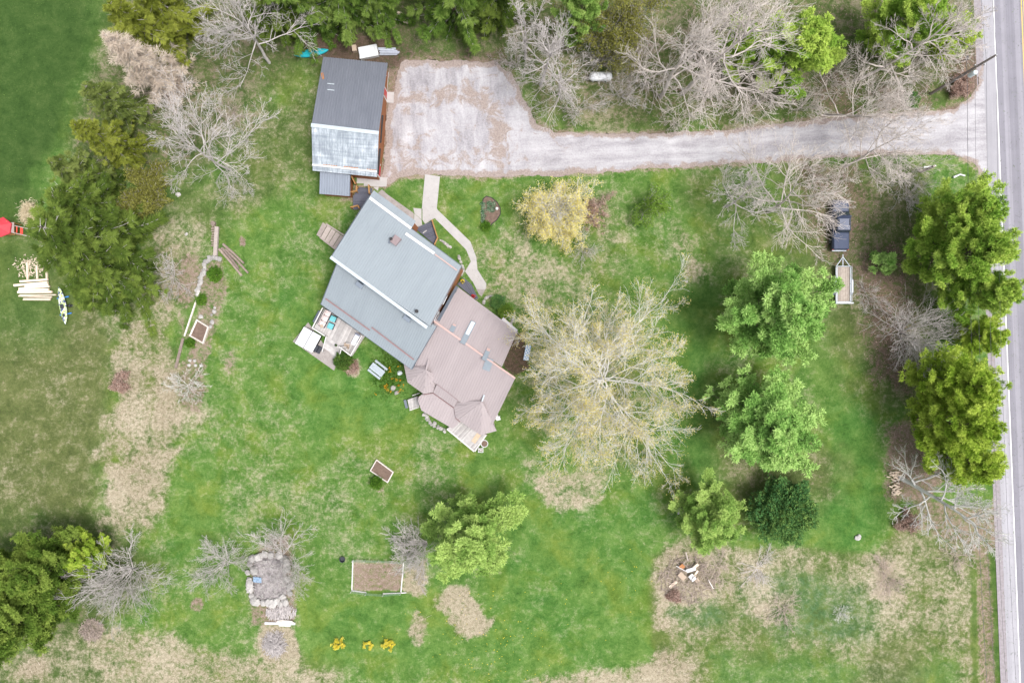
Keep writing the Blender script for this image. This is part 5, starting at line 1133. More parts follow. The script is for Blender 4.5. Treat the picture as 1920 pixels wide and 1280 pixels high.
# ------------------------------------------------------------------ vegetation
def segs(mb, P0, P1, R0, R1, n, tint=None):
    P0, P1 = np.asarray(P0, float), np.asarray(P1, float); d = nrm(P1-P0); m = len(P0)
    ref = np.where(np.abs(d[:,2:3]) < .9, np.array([[0,0,1.0]]), np.array([[1.0,0,0]]))
    u = nrm(np.cross(d, ref)); v = np.cross(u, d); a = 2*np.pi*np.arange(n)/n
    ring = np.cos(a)[None,:,None]*u[:,None,:]+np.sin(a)[None,:,None]*v[:,None,:]
    V = np.concatenate([P0[:,None,:]+ring*np.asarray(R0)[:,None,None], P1[:,None,:]+ring*np.asarray(R1)[:,None,None]], 1).reshape(-1,3)
    k = np.arange(n); base = (np.arange(m)*2*n)[:,None]
    F = np.stack([base+k, base+(k+1)%n, base+n+(k+1)%n, base+n+k], -1).reshape(-1,4)
    mb.add(V, F, None if tint is None else np.repeat(tint, 2*n))
def tufts(mb, C, D, K, ln, wd, spread, rng, tint, jit=.15, flat=0.0):
    """K pointed leaf clumps round each centre C, aimed along D"""
    C = np.repeat(np.asarray(C, float), K, 0); D = np.repeat(nrm(D), K, 0); tint = np.repeat(tint, K); m = len(C)
    d = nrm(D+spread*rng.normal(size=(m,3))); s = nrm(np.cross(d, rng.normal(size=(m,3))*(1-flat)+np.array([0,0,flat*2.0])))
    L = ln*rng.uniform(.6,1.3,(m,1)); W = wd*rng.uniform(.7,1.3,(m,1)); b = C+rng.normal(size=(m,3))*jit
    V = np.stack([b-s*W*.5, b+s*W*.5+d*L*.15, b+d*L], 1).reshape(-1,3)
    mb.add(V, np.arange(3*m).reshape(-1,3), np.repeat(np.clip(tint+rng.normal(0,.10,m),0,1), 3))
def rot_about(v, ax, a):
    return v*math.cos(a)+np.cross(ax, v)*math.sin(a)+ax*np.dot(ax, v)*(1-math.cos(a))
def perp(v, rng):
    p = np.cross(v, rng.normal(size=3)); return p/(np.linalg.norm(p)+1e-9)

def _bend(p, d, ln, rad, ns, upb, wig, rng, tip, seg):
    """grow many branches at once; returns their joint positions (n, ns+1, 3)"""
    n = len(p); pts = [p]; q = p; dd = d; step = (ln/ns)[:,None]
    for i in range(ns):
        dd = nrm(dd+rng.normal(size=(n,3))*wig+np.array([0,0,1.0])*(upb*.5/ns)); nq = q+dd*step
        seg.append((q, nq, np.maximum(rad*(1-.72*i/ns), tip), np.maximum(rad*(1-.72*(i+1)/ns), tip*.8))); q = nq; pts.append(q)
    return np.stack(pts, 1)
def bare_skeleton(h, r, seed, trunk=.35, nl=10, kids=(8,6,5), lean=(0,0), up=.35, r0=None, multi=0, droop=0.0, tip=.0135, side=None, rl=(.60,.55,.52)):
    """segments per level for a leafless broad-leaved tree standing at the origin"""
    rng = np.random.default_rng(seed); r0 = r0 or .012*h+.05; L = [[] for _ in range(5)]
    ld = nrm(np.array([lean[0], lean[1], h])); H0 = np.linalg.norm([lean[0], lean[1], h])
    if multi:
        k = np.arange(multi); a = 2*math.pi*(k+rng.random(multi)*.7)/multi; el = rng.uniform(.45,1.25,multi)
        if side is not None: a = side[0]+rng.uniform(-1,1,multi)*side[1]
        d = nrm(np.c_[np.cos(a)*np.cos(el)*r, np.sin(a)*np.cos(el)*r, np.sin(el)*h]); ln = np.hypot(r*np.cos(el), h*np.sin(el))*rng.uniform(.75,1.05,multi)
        p = np.c_[np.cos(a)*.1, np.sin(a)*.1, np.full(multi,-.05)]; rad = r0*rng.uniform(.6,1,multi); ln = ln*.85; upb = up*.3
    else:
        n = 6; pts = _bend(np.array([[0,0,-.1]]), ld[None], np.array([H0*.8]), np.array([r0]), n, .1, .05, rng, tip, L[0])[0]
        k = np.arange(nl); f = np.minimum(trunk/.8+(1-trunk/.8)*(k+.5*rng.random(nl))/nl, .99); i = np.minimum((f*n).astype(int), n-1); p = pts[i]+(pts[i+1]-pts[i])*(f*n-i)[:,None]
        a = k*2.4+rng.normal(0,.35,nl); t = np.clip((f-trunk)/(1-trunk+.01), 0, 1); el = .10+.95*t**1.3+rng.normal(0,.1,nl); ln = r*(1.0-.30*t)*rng.uniform(.72,1.12,nl)*.85
        d = nrm(np.c_[np.cos(a)*np.cos(el), np.sin(a)*np.cos(el), np.sin(el)]+.35*ld*[1,1,0]); rad = r0*(.52-.24*f); upb = up
    J = _bend(p, d, ln, rad, 5, upb, .19, rng, tip, L[1])
    for lev in (1,2,3):
        m = kids[lev-1]; n = len(J); ns = J.shape[1]-1
        f = .20+.80*(np.arange(m)[None]+rng.random((n,m)))/m; fi = f*ns; i = np.minimum(fi.astype(int), ns-1); t = (fi-i)[...,None]
        rows = np.arange(n)[:,None]; p = J[rows,i]+(J[rows,i+1]-J[rows,i])*t; dr = nrm(J[rows,i+1]-J[rows,i])
        ang_ = rng.uniform(.42,.98,(n,m)); ang_[:,-1] *= .4; pp = nrm(np.cross(dr, rng.normal(size=dr.shape)))
        nd = nrm(dr*np.cos(ang_)[...,None]+pp*np.sin(ang_)[...,None]+np.array([0,0,1.0])*(up*.30-droop))
        nln = ln[:,None]*rl[lev-1]*rng.uniform(.6,1.25,(n,m))*(1.12-.5*f); nr = rad[:,None]*(.58-.2*f); keep = (rng.random((n,m)) < .9).ravel()
        p, nd, ln, rad = p.reshape(-1,3)[keep], nd.reshape(-1,3)[keep], nln.ravel()[keep], nr.ravel()[keep]
        J = _bend(p, nd, ln, rad, (3,3,2)[lev-1], up*.3-droop, .17, rng, tip, L[lev+1])
    tips = J[:,1:].reshape(-1,3)
    return [tuple(np.concatenate([s[j] for s in Lv]) for j in range(4)) if Lv else None for Lv in L], tips
bark_grey = pm('bark_pale_grey', (.53,.49,.475), (.37,.335,.32), 2.5, .95, .2, tinted=.45)
bark_warm = pm('bark_pale_warm', (.61,.55,.51), (.43,.375,.345), 2.5, .95, .2, tinted=.45)
bark_white = pm('bark_whitish', (.70,.68,.65), (.44,.42,.40), 2.5, .95, .2, tinted=.3)
bark_dark = pm('bark_dark', (.15,.115,.095), (.085,.065,.055), 3, .95, .4)
def bare_tree(name, label, base, h, r, seed, mat=bark_grey, cat='tree', group=None, root=None, **kw):
    L, tips = bare_skeleton(h, r, seed, **kw); rng = np.random.default_rng(seed+7)
    o = root or thing(name, label, cat, base, group); base = np.asarray(base, float)
    def put(levels, n, part, smooth):
        S = [np.concatenate([L[k][j] for k in levels if L[k] is not None]) for j in range(4)]; b = MB()
        segs(b, S[0]+base, S[1]+base, S[2], S[3], n, rng.random(len(S[0]))); b.build(part, mat, o, smooth=smooth)
    put((0,1), 6, 'trunk', True); put((2,3,4), 3, 'crown', False)
    return o, tips+base

BT = [ # label, base px, h, r, seed, options
 ('broad leafless tree west of the turquoise kayak', (505,118), 12, 8.2, 21, dict(kids=(9,7,5), nl=12)),
 ('spreading leafless pale tree beside the western cedars', (432,318), 10.5, 8.4, 22, dict(kids=(9,7,5), nl=12, trunk=.3)),
 ('leafless tree overhanging the turning yard', (1048,178), 9, 6.0, 23, dict(trunk=.25)),
 ('tall slim leafless tree behind the turning yard', (1014,160), 13, 5.6, 24, dict()),
 ('forked leafless tree east of the propane tank', (1238,184), 17, 9.0, 25, dict(kids=(8,7,5), lean=(.5,1.5), trunk=.26, nl=13, mat=bark_warm)),
 ('tallest leafless tree with thick leaning trunk north of the drive', (1280,176), 19, 8.8, 26, dict(kids=(8,7,5), lean=(4,3), trunk=.26, nl=14, mat=bark_warm)),
 ('leaning leafless tree near the utility pole', (1602,152), 14, 6.6, 27, dict(lean=(5,-.4), trunk=.22, nl=12, mat=bark_warm)),
 ('leafless tree with branches hanging over the drive', (1546,214), 9, 7.2, 28, dict(nl=12, lean=(3.0,-3.5), trunk=.2, mat=bark_warm)),
 ('low leafless tree spreading over the drive entrance', (1584,314), 9, 8.2, 29, dict(nl=13, lean=(3,2), trunk=.2, mat=bark_warm)),
 ('gnarled leafless tree on the lawn south of the drive', (1362,388), 8, 6.0, 30, dict(kids=(8,7,5), trunk=.25)),
 ('wide leafless tree spreading over the navy truck', (1440,398), 12, 8.6, 31, dict(kids=(8,6,5), trunk=.22, nl=13, mat=bark_warm)),
 ('fanned leafless tree between the roadside pines', (1690,622), 7, 5.8, 32, dict(kids=(8,5,4), multi=22, r0=.08, up=.15, tip=.011)),
 ('pale leafless tree leaning out toward the road', (1686,894), 11, 6.2, 33, dict(lean=(4.2,-3.2), trunk=.12, nl=13, r0=.28, kids=(8,7,5), mat=bark_white)),
 ('bushy leafless tree beside the south western pines', (248,1066), 8, 6.2, 34, dict(kids=(8,6,5), multi=17, r0=.09, tip=.011)),
 ('wide leafless tree over the boulder ring', (530,1040), 5.5, 6.6, 35, dict(kids=(8,5,5), multi=15, r0=.06, up=.15, side=(.75,2.3), tip=.010)),
 ('smaller leafless tree west of the boulder ring', (424,1052), 4.5, 4.6, 36, dict(kids=(8,6,5), multi=14, r0=.05, droop=.12, tip=.010)),
 ('grey leafless bushy tree drooping over the fenced plot', (802,1016), 5, 5.0, 37, dict(kids=(8,6,4), multi=16, r0=.05, droop=.2, side=(math.pi*1.14,.95))),
 ('slender leafless tree between the northern pine tops', (1340,70), 14, 5.6, 38, dict(nl=9, mat=bark_warm)),
 ('leafless tree rising behind the western end of the drive hedge', (985,110), 12, 4.6, 39, dict(nl=8)),
 ('leafless tree above the north verge of the drive', (1425,190), 8, 4.4, 40, dict(nl=8, mat=bark_warm)),
 ('leafless tree at the north road verge', (1690,105), 12, 5.0, 41, dict(nl=9, lean=(2,0), mat=bark_warm)),
]
for lab, bp, h, r, sd_, kw in BT:
    bare_tree('leafless_tree', lab, P(*bp), h, r, sd_, **kw)
SPROTO = {}
BS = [('grey leafless shrub between yellow tree and budding tree', (1092,466), 3.2, 2.3, 51, dict(multi=13)),
 ('sprawling leafless shrub at the edge of the spruce shade', (326,520), 2.8, 3.2, 52, dict(multi=9)),
 ('leafless shrub in front of the propane tank', (1163,178), 3.5, 3.4, 53, dict(multi=14)),
 ('dry pale twiggy shrub at the garden bed end', (354,724), 2.2, 2.5, 54, dict(multi=10, mat=bark_white)),
 ('tangled leafless shrub by the grey gate post', (1690,335), 4.0, 3.2, 55, dict(multi=14)),
 ('brown twiggy shrub in the meadow by the lawn corner', (1660,1085), 1.8, 2.6, 56, dict(multi=16, mat=twig_b)),
 ('leafless shrub spilling over the trailer side', (1622,552), 2.4, 2.2, 57, dict(multi=9)),
 ('leafless bush at the north edge of the drive', (1500,205), 5.0, 3.0, 58, dict(multi=10, mat=bark_warm)),
 ('reddish twiggy shrub below the tan dead conifer', (318,172), 3.5, 3.0, 59, dict(multi=13, mat=twig_b)),
 ('tan twiggy bush between the two pale leafless trees', (440,215), 1.6, 2.0, 60, dict(multi=12, mat=twig_b)),
 ('bare shrub under the forked tree east of the tank', (1215,150), 5.0, 4.2, 61, dict(multi=16, mat=bark_warm)),
 ('bare thicket below the roadside pines', (1560,150), 4.5, 2.6, 62, dict(multi=10, mat=bark_warm)),
 ('small dry bush on the stone edging slope', (1575,1150), 1.0, 1.3, 63, dict(multi=12, mat=bark_white)),
 ('leafless thicket on the verge by the drive mouth', (1640,175), 4.0, 2.8, 64, dict(multi=12, mat=bark_warm)),
 ('leafless brush beyond the truck nose', (1525,335), 3.5, 2.4, 65, dict(multi=14, mat=bark_warm))]
BS += [('low brown bramble in the middle of the straw meadow', (1470,1140), .9, 2.6, 320, dict(mat=twig_b)), ('low grey bramble on the meadow edge south of the dark round conifer', (1420,1065), .8, 2.6, 321, dict(mat=bark_grey)),
 ('low brown bramble east of the bonfire heap', (1345,1060), 1.0, 2.4, 322, dict(mat=twig_b)), ('low tangled bramble on the brown roadside bank', (1790,1040), 1.2, 2.6, 323, dict(mat=twig_b)), ('leafless brush on the bank west of the propane tank', (1085,205), 3.0, 2.8, 301, {}), ('leafless thicket behind the propane tank', (1130,118), 5.0, 3.2, 302, {}),
 ('leafless scrub under the tallest leaning tree', (1330,170), 4.5, 3.6, 303, dict(mat=bark_warm)), ('leafless scrub between the full green pine and the drive', (1400,215), 3.0, 2.8, 304, dict(mat=bark_warm)),
 ('leafless scrub at the corner of the turning yard', (965,125), 4.0, 2.6, 305, {}), ('leafless scrub under the forked tree near the drive', (1270,225), 2.6, 2.6, 306, dict(mat=bark_warm)),
 ('leafless scrub beside the dark verge shrub mat', (1665,200), 3.2, 2.6, 307, dict(mat=bark_warm)), ('leafless scrub east of the deep green pine', (1705,140), 4.5, 3.0, 308, dict(mat=bark_warm)),
 ('twiggy brown undergrowth behind the tallest leaning tree', (1300,95), 4.0, 4.0, 309, dict(mat=twig_b)), ('twiggy brown undergrowth between olive tree and forked tree', (1200,95), 4.0, 3.6, 310, dict(mat=twig_b)),
 ('leafless scrub on the verge between drive and truck', (1640,318), 3.0, 2.0, 312, dict(mat=bark_warm)),
 ('twiggy scrub under the roadside pines near the drive mouth', (1700,375), 3.0, 2.2, 313, {})]
for lab, bp, h, r, sd_, kw in BS:
    k = sd_ % 5; mt = kw.get('mat', bark_grey)
    if k not in SPROTO:
        L, _ = bare_skeleton(3.5, 3.4, 700+k, kids=(6,4,3), multi=12, r0=.036, tip=.012, up=.2); rng = np.random.default_rng(k); SPROTO[k] = []
        for lv, n, nm in (((1,), 5, 'trunk'), ((2,3,4), 3, 'crown')):
            S = [np.concatenate([L[q][j] for q in lv]) for j in range(4)]; mb = MB(); segs(mb, *S, n, rng.random(len(S[0]))); me = mb.mesh(nm); me.materials.append(mt); SPROTO[k].append(me)
    o = thing('leafless_shrub', lab, 'shrub', P(*bp)); o.scale = (r*1.2/3.4, r*1.2/3.4, h/3.5); o.rotation_euler = (0, 0, sd_*1.3 % 6.28)
    for me, nm in zip(SPROTO[k], ('stems','crown')):
        p = bpy.data.objects.new(nm, me); COL.objects.link(p); p.parent = o; p.material_slots[0].link = 'OBJECT'; p.material_slots[0].material = mt

# ---- budding tree, yellow flowering tree, sapling
bud = foliage('straw_buds', (.42,.36,.16), (.58,.50,.20), (.70,.60,.20), .2, .5)
o, tp = bare_tree('budding_tree', 'huge budding tree with straw coloured catkins east of the house', P(1114,708), 14, 14.2, 71, mat=bark_white, kids=(10,8,7), nl=24, trunk=.10, r0=.20, up=.06, tip=.014, rl=(.52,.5,.5))
rng = np.random.default_rng(72); k = rng.random(len(tp)) < .9; tp = tp[k]; b = MB(); tufts(b, tp, rng.normal(size=tp.shape)+[0,0,.3], 3, .14, .065, .9, rng, rng.uniform(.1,1,len(tp)), .16); b.build('buds', bud, o)
yel = foliage('yellow_blossom', (.56,.48,.16), (.74,.64,.20), (.84,.76,.32), .15, .6)
o, tp = bare_tree('flowering_tree', 'round yellow flowering tree on the front lawn by the drive', P(1041,408), 6.0, 4.1, 73, mat=bark_white, kids=(9,7,5), multi=30, r0=.05, up=.05, tip=.013)
rng = np.random.default_rng(74); rad = np.hypot(*(tp-P(1043,404))[:,:2].T); k = rng.random(len(tp)) < np.clip(rad/3.0, .2, 1); tp = tp[k]; b = MB(); tufts(b, tp, rng.normal(size=tp.shape), 3, .14, .08, .9, rng, rng.uniform(.1,1,len(tp)), .16); b.build('blossom', yel, o)
lime = foliage('sapling_leaves', (.11,.20,.035), (.19,.32,.05), (.28,.42,.08), .35, .6)
for lab, bp, h, r, sd_, am in (('young lime leaved sapling on the lawn near the drive', (1217,392), 4, 2.5, 75, 1.0),):
    o, tp = bare_tree('sapling_tree', lab, P(*bp), h, r, sd_, mat=bark_grey, kids=(5,5,4), multi=6, r0=.06, tip=.011)
    rng = np.random.default_rng(sd_+1); tp = tp[rng.random(len(tp)) < am]; b = MB(); tufts(b, tp, rng.normal(size=tp.shape), 7, .17, .10, .9, rng, rng.random(len(tp)), .15); b.build('leaves', lime, o)
olive_f = foliage('olive_leaves', (0.111,0.115,0.027), (0.230,0.230,0.054), (0.340,0.340,0.090), .3, .5)
for lab, bp, h, r, sd_ in (('olive budding thicket between spruce and pale leafless tree', (285,372), 4.2, 3.4, 76), ('olive bronze tree behind the propane tank', (1148,85), 9, 3.8, 78)):
    o, tp = bare_tree('olive_tree', lab, P(*bp), h, r, sd_, mat=bark_grey, kids=(7,6,5), multi=13, r0=.07, tip=.012)
    rng = np.random.default_rng(sd_+1); b = MB(); tufts(b, tp, rng.normal(size=tp.shape), 5, .20, .12, .9, rng, rng.random(len(tp)), .2); b.build('leaves', olive_f, o)
rust_f = foliage('dry_pink_leaves', (.24,.14,.11), (.40,.27,.22), (.55,.42,.36), .2, .8)
for lab, bp, h, r, sd_ in (('pinkish brown leafy shrub at the foot of the utility pole', (1792,168), 1.8, 1.9, 80), ('brown budding shrub between the yellow tree and the sapling', (1112,400), 3.0, 2.6, 88), ('brick brown dry shrub in the tall straw', (233,718), 1.0, 1.5, 82), ('pinkish dry shrub under the leaning roadside tree', (1698,975), 1.2, 1.7, 84), ('pinkish dry weeds south of the bonfire heap', (1262,1114), .6, .9, 86)):
    o, tp = bare_tree('dry_shrub', lab, P(*bp), h, r, sd_, mat=twig_b, cat='shrub', kids=(5,5,4), multi=12, r0=.03, tip=.01)
    rng = np.random.default_rng(sd_+1); b = MB(); tufts(b, tp, rng.normal(size=tp.shape), 3, .14, .09, .9, rng, rng.random(len(tp)), .12); b.build('leaves', rust_f, o)
# tan dead conifer
def conifer_skel(h, r, seed, kind, lean=(0,0)):
    rng = np.random.default_rng(seed); ld = nrm(np.array([lean[0], lean[1], h])); pine = kind == 'pine'
    gap = {'pine': .80, 'spruce': .70, 'dead': .55}[kind]; z = h*(.12 if pine else .06); ph = rng.uniform(0,6.28); Z = []; A = []; LN = []; wv = 0
    while z < h*.985:
        t = z/h; rad = r*((1-t)**(.60 if pine else .80))*(.40+.60*min(1, t/.22) if pine else 1)+.12; nb = {'pine': 5, 'spruce': 6, 'dead': 7}[kind]; wv += 1
        for k in range(nb): Z.append(z+rng.normal(0,.10)); A.append(ph+wv*1.1+2*math.pi*(k+rng.uniform(-.35,.35))/nb); LN.append(rad*(rng.uniform(.5,1.28) if pine else rng.uniform(.5,1.32)))
        z += gap*rng.uniform(.8,1.2)*(1.0 if t < .7 else .7)
    Z, A, LN = np.array(Z), np.array(A), np.array(LN); t = Z/h; n = len(Z)
    el = (.05+.70*t**1.5 if pine else -.08+.5*t**2)+rng.normal(0,.09,n); d = np.c_[np.cos(A)*np.cos(el), np.sin(A)*np.cos(el), np.sin(el)]; p = ld[None]*(Z/ld[2])[:,None]
    S = []; ns = 4; pts = [p]; q = p; br = .018+.010*LN
    for i in range(ns):
        d = nrm(d+rng.normal(size=(n,3))*.09+np.array([0,0,1.0])*(.15 if pine else (-.16 if i < 2 else .16))); nq = q+d*(LN/ns)[:,None]
        S.append((q, nq, np.maximum(br*(1-i/ns), .012), np.maximum(br*(1-(i+1)/ns), .010))); q = nq; pts.append(q)
    J = np.stack(pts, 1); tone = rng.uniform(.02,.78,n); C = []; D = []; T_ = []
    step = .46 if pine else .26
    for f in np.linspace(.25 if pine else .15, 1, 18 if pine else 26):
        keep = rng.random(n) < np.clip(LN*.80/(step*(18 if pine else 26)), .04, 1)
        if not keep.any(): continue
        fi = f*ns; i = min(int(fi), ns-1); c = J[keep,i]+(J[keep,i+1]-J[keep,i])*(fi-i); td = nrm(J[keep,i+1]-J[keep,i]); sd_ = nrm(np.cross(td, [0,0,1.0])); l_ = LN[keep]; to = tone[keep]; m = len(l_)
        sl = (np.minimum(.36*l_, 1.25) if pine else np.minimum(.20*l_, .50))*(1.12-.72*f)*rng.uniform(.5,1.3,m)
        for s in (-1, 1):
            bd = nrm(sd_*s*.85+td*.7+np.array([0,0,.15 if pine else -.15]))
            for g in ((.55,1.0) if pine else (.5,1.0)):
                C.append(c+bd*(sl*g)[:,None]); D.append(bd+[0,0,.55 if pine else .10]); T_.append(to+.30*(f-.6)+.20*g+rng.normal(0,.10,m))
            S.append((c, c+bd*sl[:,None], np.full(m,.010), np.full(m,.007)))
        C.append(c); D.append(td+[0,0,.5 if pine else .15]); T_.append(to+.32*(f-.6))
    C.append(ld[None]*h); D.append(ld[None]); T_.append(np.array([.8]))
    return [np.concatenate([s[j] for s in S]) for j in range(4)], np.concatenate(C), np.concatenate(D), np.concatenate(T_), ld
def puffs(mb, C, D, K, rad, ln, wd, rng, tint):
    """needle puffs: K short sprays pointing outwards from each clump centre"""
    n = len(C); C = np.repeat(C, K, 0); D = np.repeat(nrm(D), K, 0); t = np.repeat(tint, K); m = len(C)
    o = nrm(rng.normal(size=(m,3))+.55*D+[0,0,.35]); b = C+o*rad*rng.uniform(.15,.8,(m,1)); d = nrm(o+.35*rng.normal(size=(m,3)))
    s = nrm(np.cross(d, rng.normal(size=(m,3))*.55+np.array([0,0,.9]))); L = ln*rng.uniform(.6,1.3,(m,1)); W = wd*rng.uniform(.7,1.3,(m,1))
    V = np.stack([b-s*W*.5, b+s*W*.5, b+d*L], 1).reshape(-1,3)
    mb.add(V, np.arange(3*m).reshape(-1,3), np.repeat(np.clip(t+rng.normal(0,.10,m),0,1), 3))
CPROTO = {}
def conifer_meshes(h, r, seed, kind):
    S, C, D, TT, ld = conifer_skel(h, r, seed, kind); rng = np.random.default_rng(seed+1); pine = kind == 'pine'
    t = MB(); n = 8; zz = np.linspace(-.1, h*.98, n); segs(t, [ld*z for z in zz[:-1]], [ld*z for z in zz[1:]], [.03+(.017*h)*(1-z/h) for z in zz[:-1]], [.03+.017*h*(1-z/h) for z in zz[1:]], 8)
    b = MB(); segs(b, S[0], S[1], S[2], S[3], 3); c = MB()
    if pine: puffs(c, C, D, 34, .36, .25, .090, rng, np.clip(TT, 0, 1))
    elif kind == 'spruce': tufts(c, C, D, 13, .40, .062, .30, rng, np.clip(TT, 0, 1), .06, .6)
    else: tufts(c, C, D, 3, .50, .05, .40, rng, np.clip(TT, 0, 1), .08, .5)
    return t.mesh('trunk', smooth=True), b.mesh('branches'), c.mesh('crown')
def conifer(name, label, base, h, r, seed, kind, leaf, lean=(0,0)):
    if r < 2.4: key = (kind, seed); H0, R0 = h, r
    else: key = (kind, seed//3 % (5 if kind == 'pine' else 4)); H0, R0 = {'pine': (13.,6.2), 'spruce': (13.,5.0), 'dead': (13.5,3.5)}[kind]
    if key not in CPROTO: CPROTO[key] = conifer_meshes(H0, R0, 900+key[1]*7+(0 if kind == 'pine' else 50), kind)
    o = thing(name, label, 'tree', base); o.scale = (r/R0, r/R0, h/H0); o.rotation_euler = (math.atan2(-lean[1], h), math.atan2(lean[0], h), (seed*1.7) % 6.28)
    o.rotation_mode = 'ZXY' if False else 'XYZ'
    wood = bark_dark if kind == 'pine' else bark_grey
    for me, part, mt in zip(CPROTO[key], ('trunk','branches','crown'), (bark_dark if kind != 'dead' else bark_warm, wood, leaf)):
        if not me.materials: me.materials.append(mt)
        p = bpy.data.objects.new(part, me); COL.objects.link(p); p.parent = o; p.material_slots[0].link = 'OBJECT'; p.material_slots[0].material = mt
    return o
pine_bl = foliage('pine_needles_bluish', (0.068,0.173,0.038), (0.210,0.398,0.087), (0.439,0.634,0.198), .12)
pine_gr = foliage('pine_needles_green', (0.073,0.164,0.021), (0.232,0.393,0.053), (0.464,0.597,0.116), .12)
pine_ye = foliage('pine_needles_yellowish', (0.089,0.171,0.015), (0.262,0.399,0.041), (0.501,0.618,0.103), .12)
pine_li = foliage('pine_needles_lime', (0.091,0.191,0.033), (0.239,0.390,0.085), (0.429,0.575,0.162), .12)
pine_dk = foliage('pine_needles_deep', (0.034,0.076,0.012), (0.106,0.183,0.027), (0.246,0.332,0.064), .12)
spr_dk = foliage('spruce_needles_dark', (0.022,0.044,0.008), (0.072,0.116,0.020), (0.164,0.227,0.044), .12)
spr_gr = foliage('spruce_needles_green', (0.032,0.074,0.013), (0.100,0.176,0.029), (0.216,0.303,0.070), .12)
ced_y = foliage('cedar_sprays_yellow', (0.061,0.078,0.010), (0.160,0.192,0.027), (0.299,0.333,0.060), .12)
ced_g = foliage('cedar_sprays_olive', (0.041,0.065,0.015), (0.112,0.152,0.036), (0.224,0.274,0.076), .12)
dead_f = foliage('dead_needles_tan', (.38,.30,.24), (.52,.43,.35), (.64,.55,.46), .15)
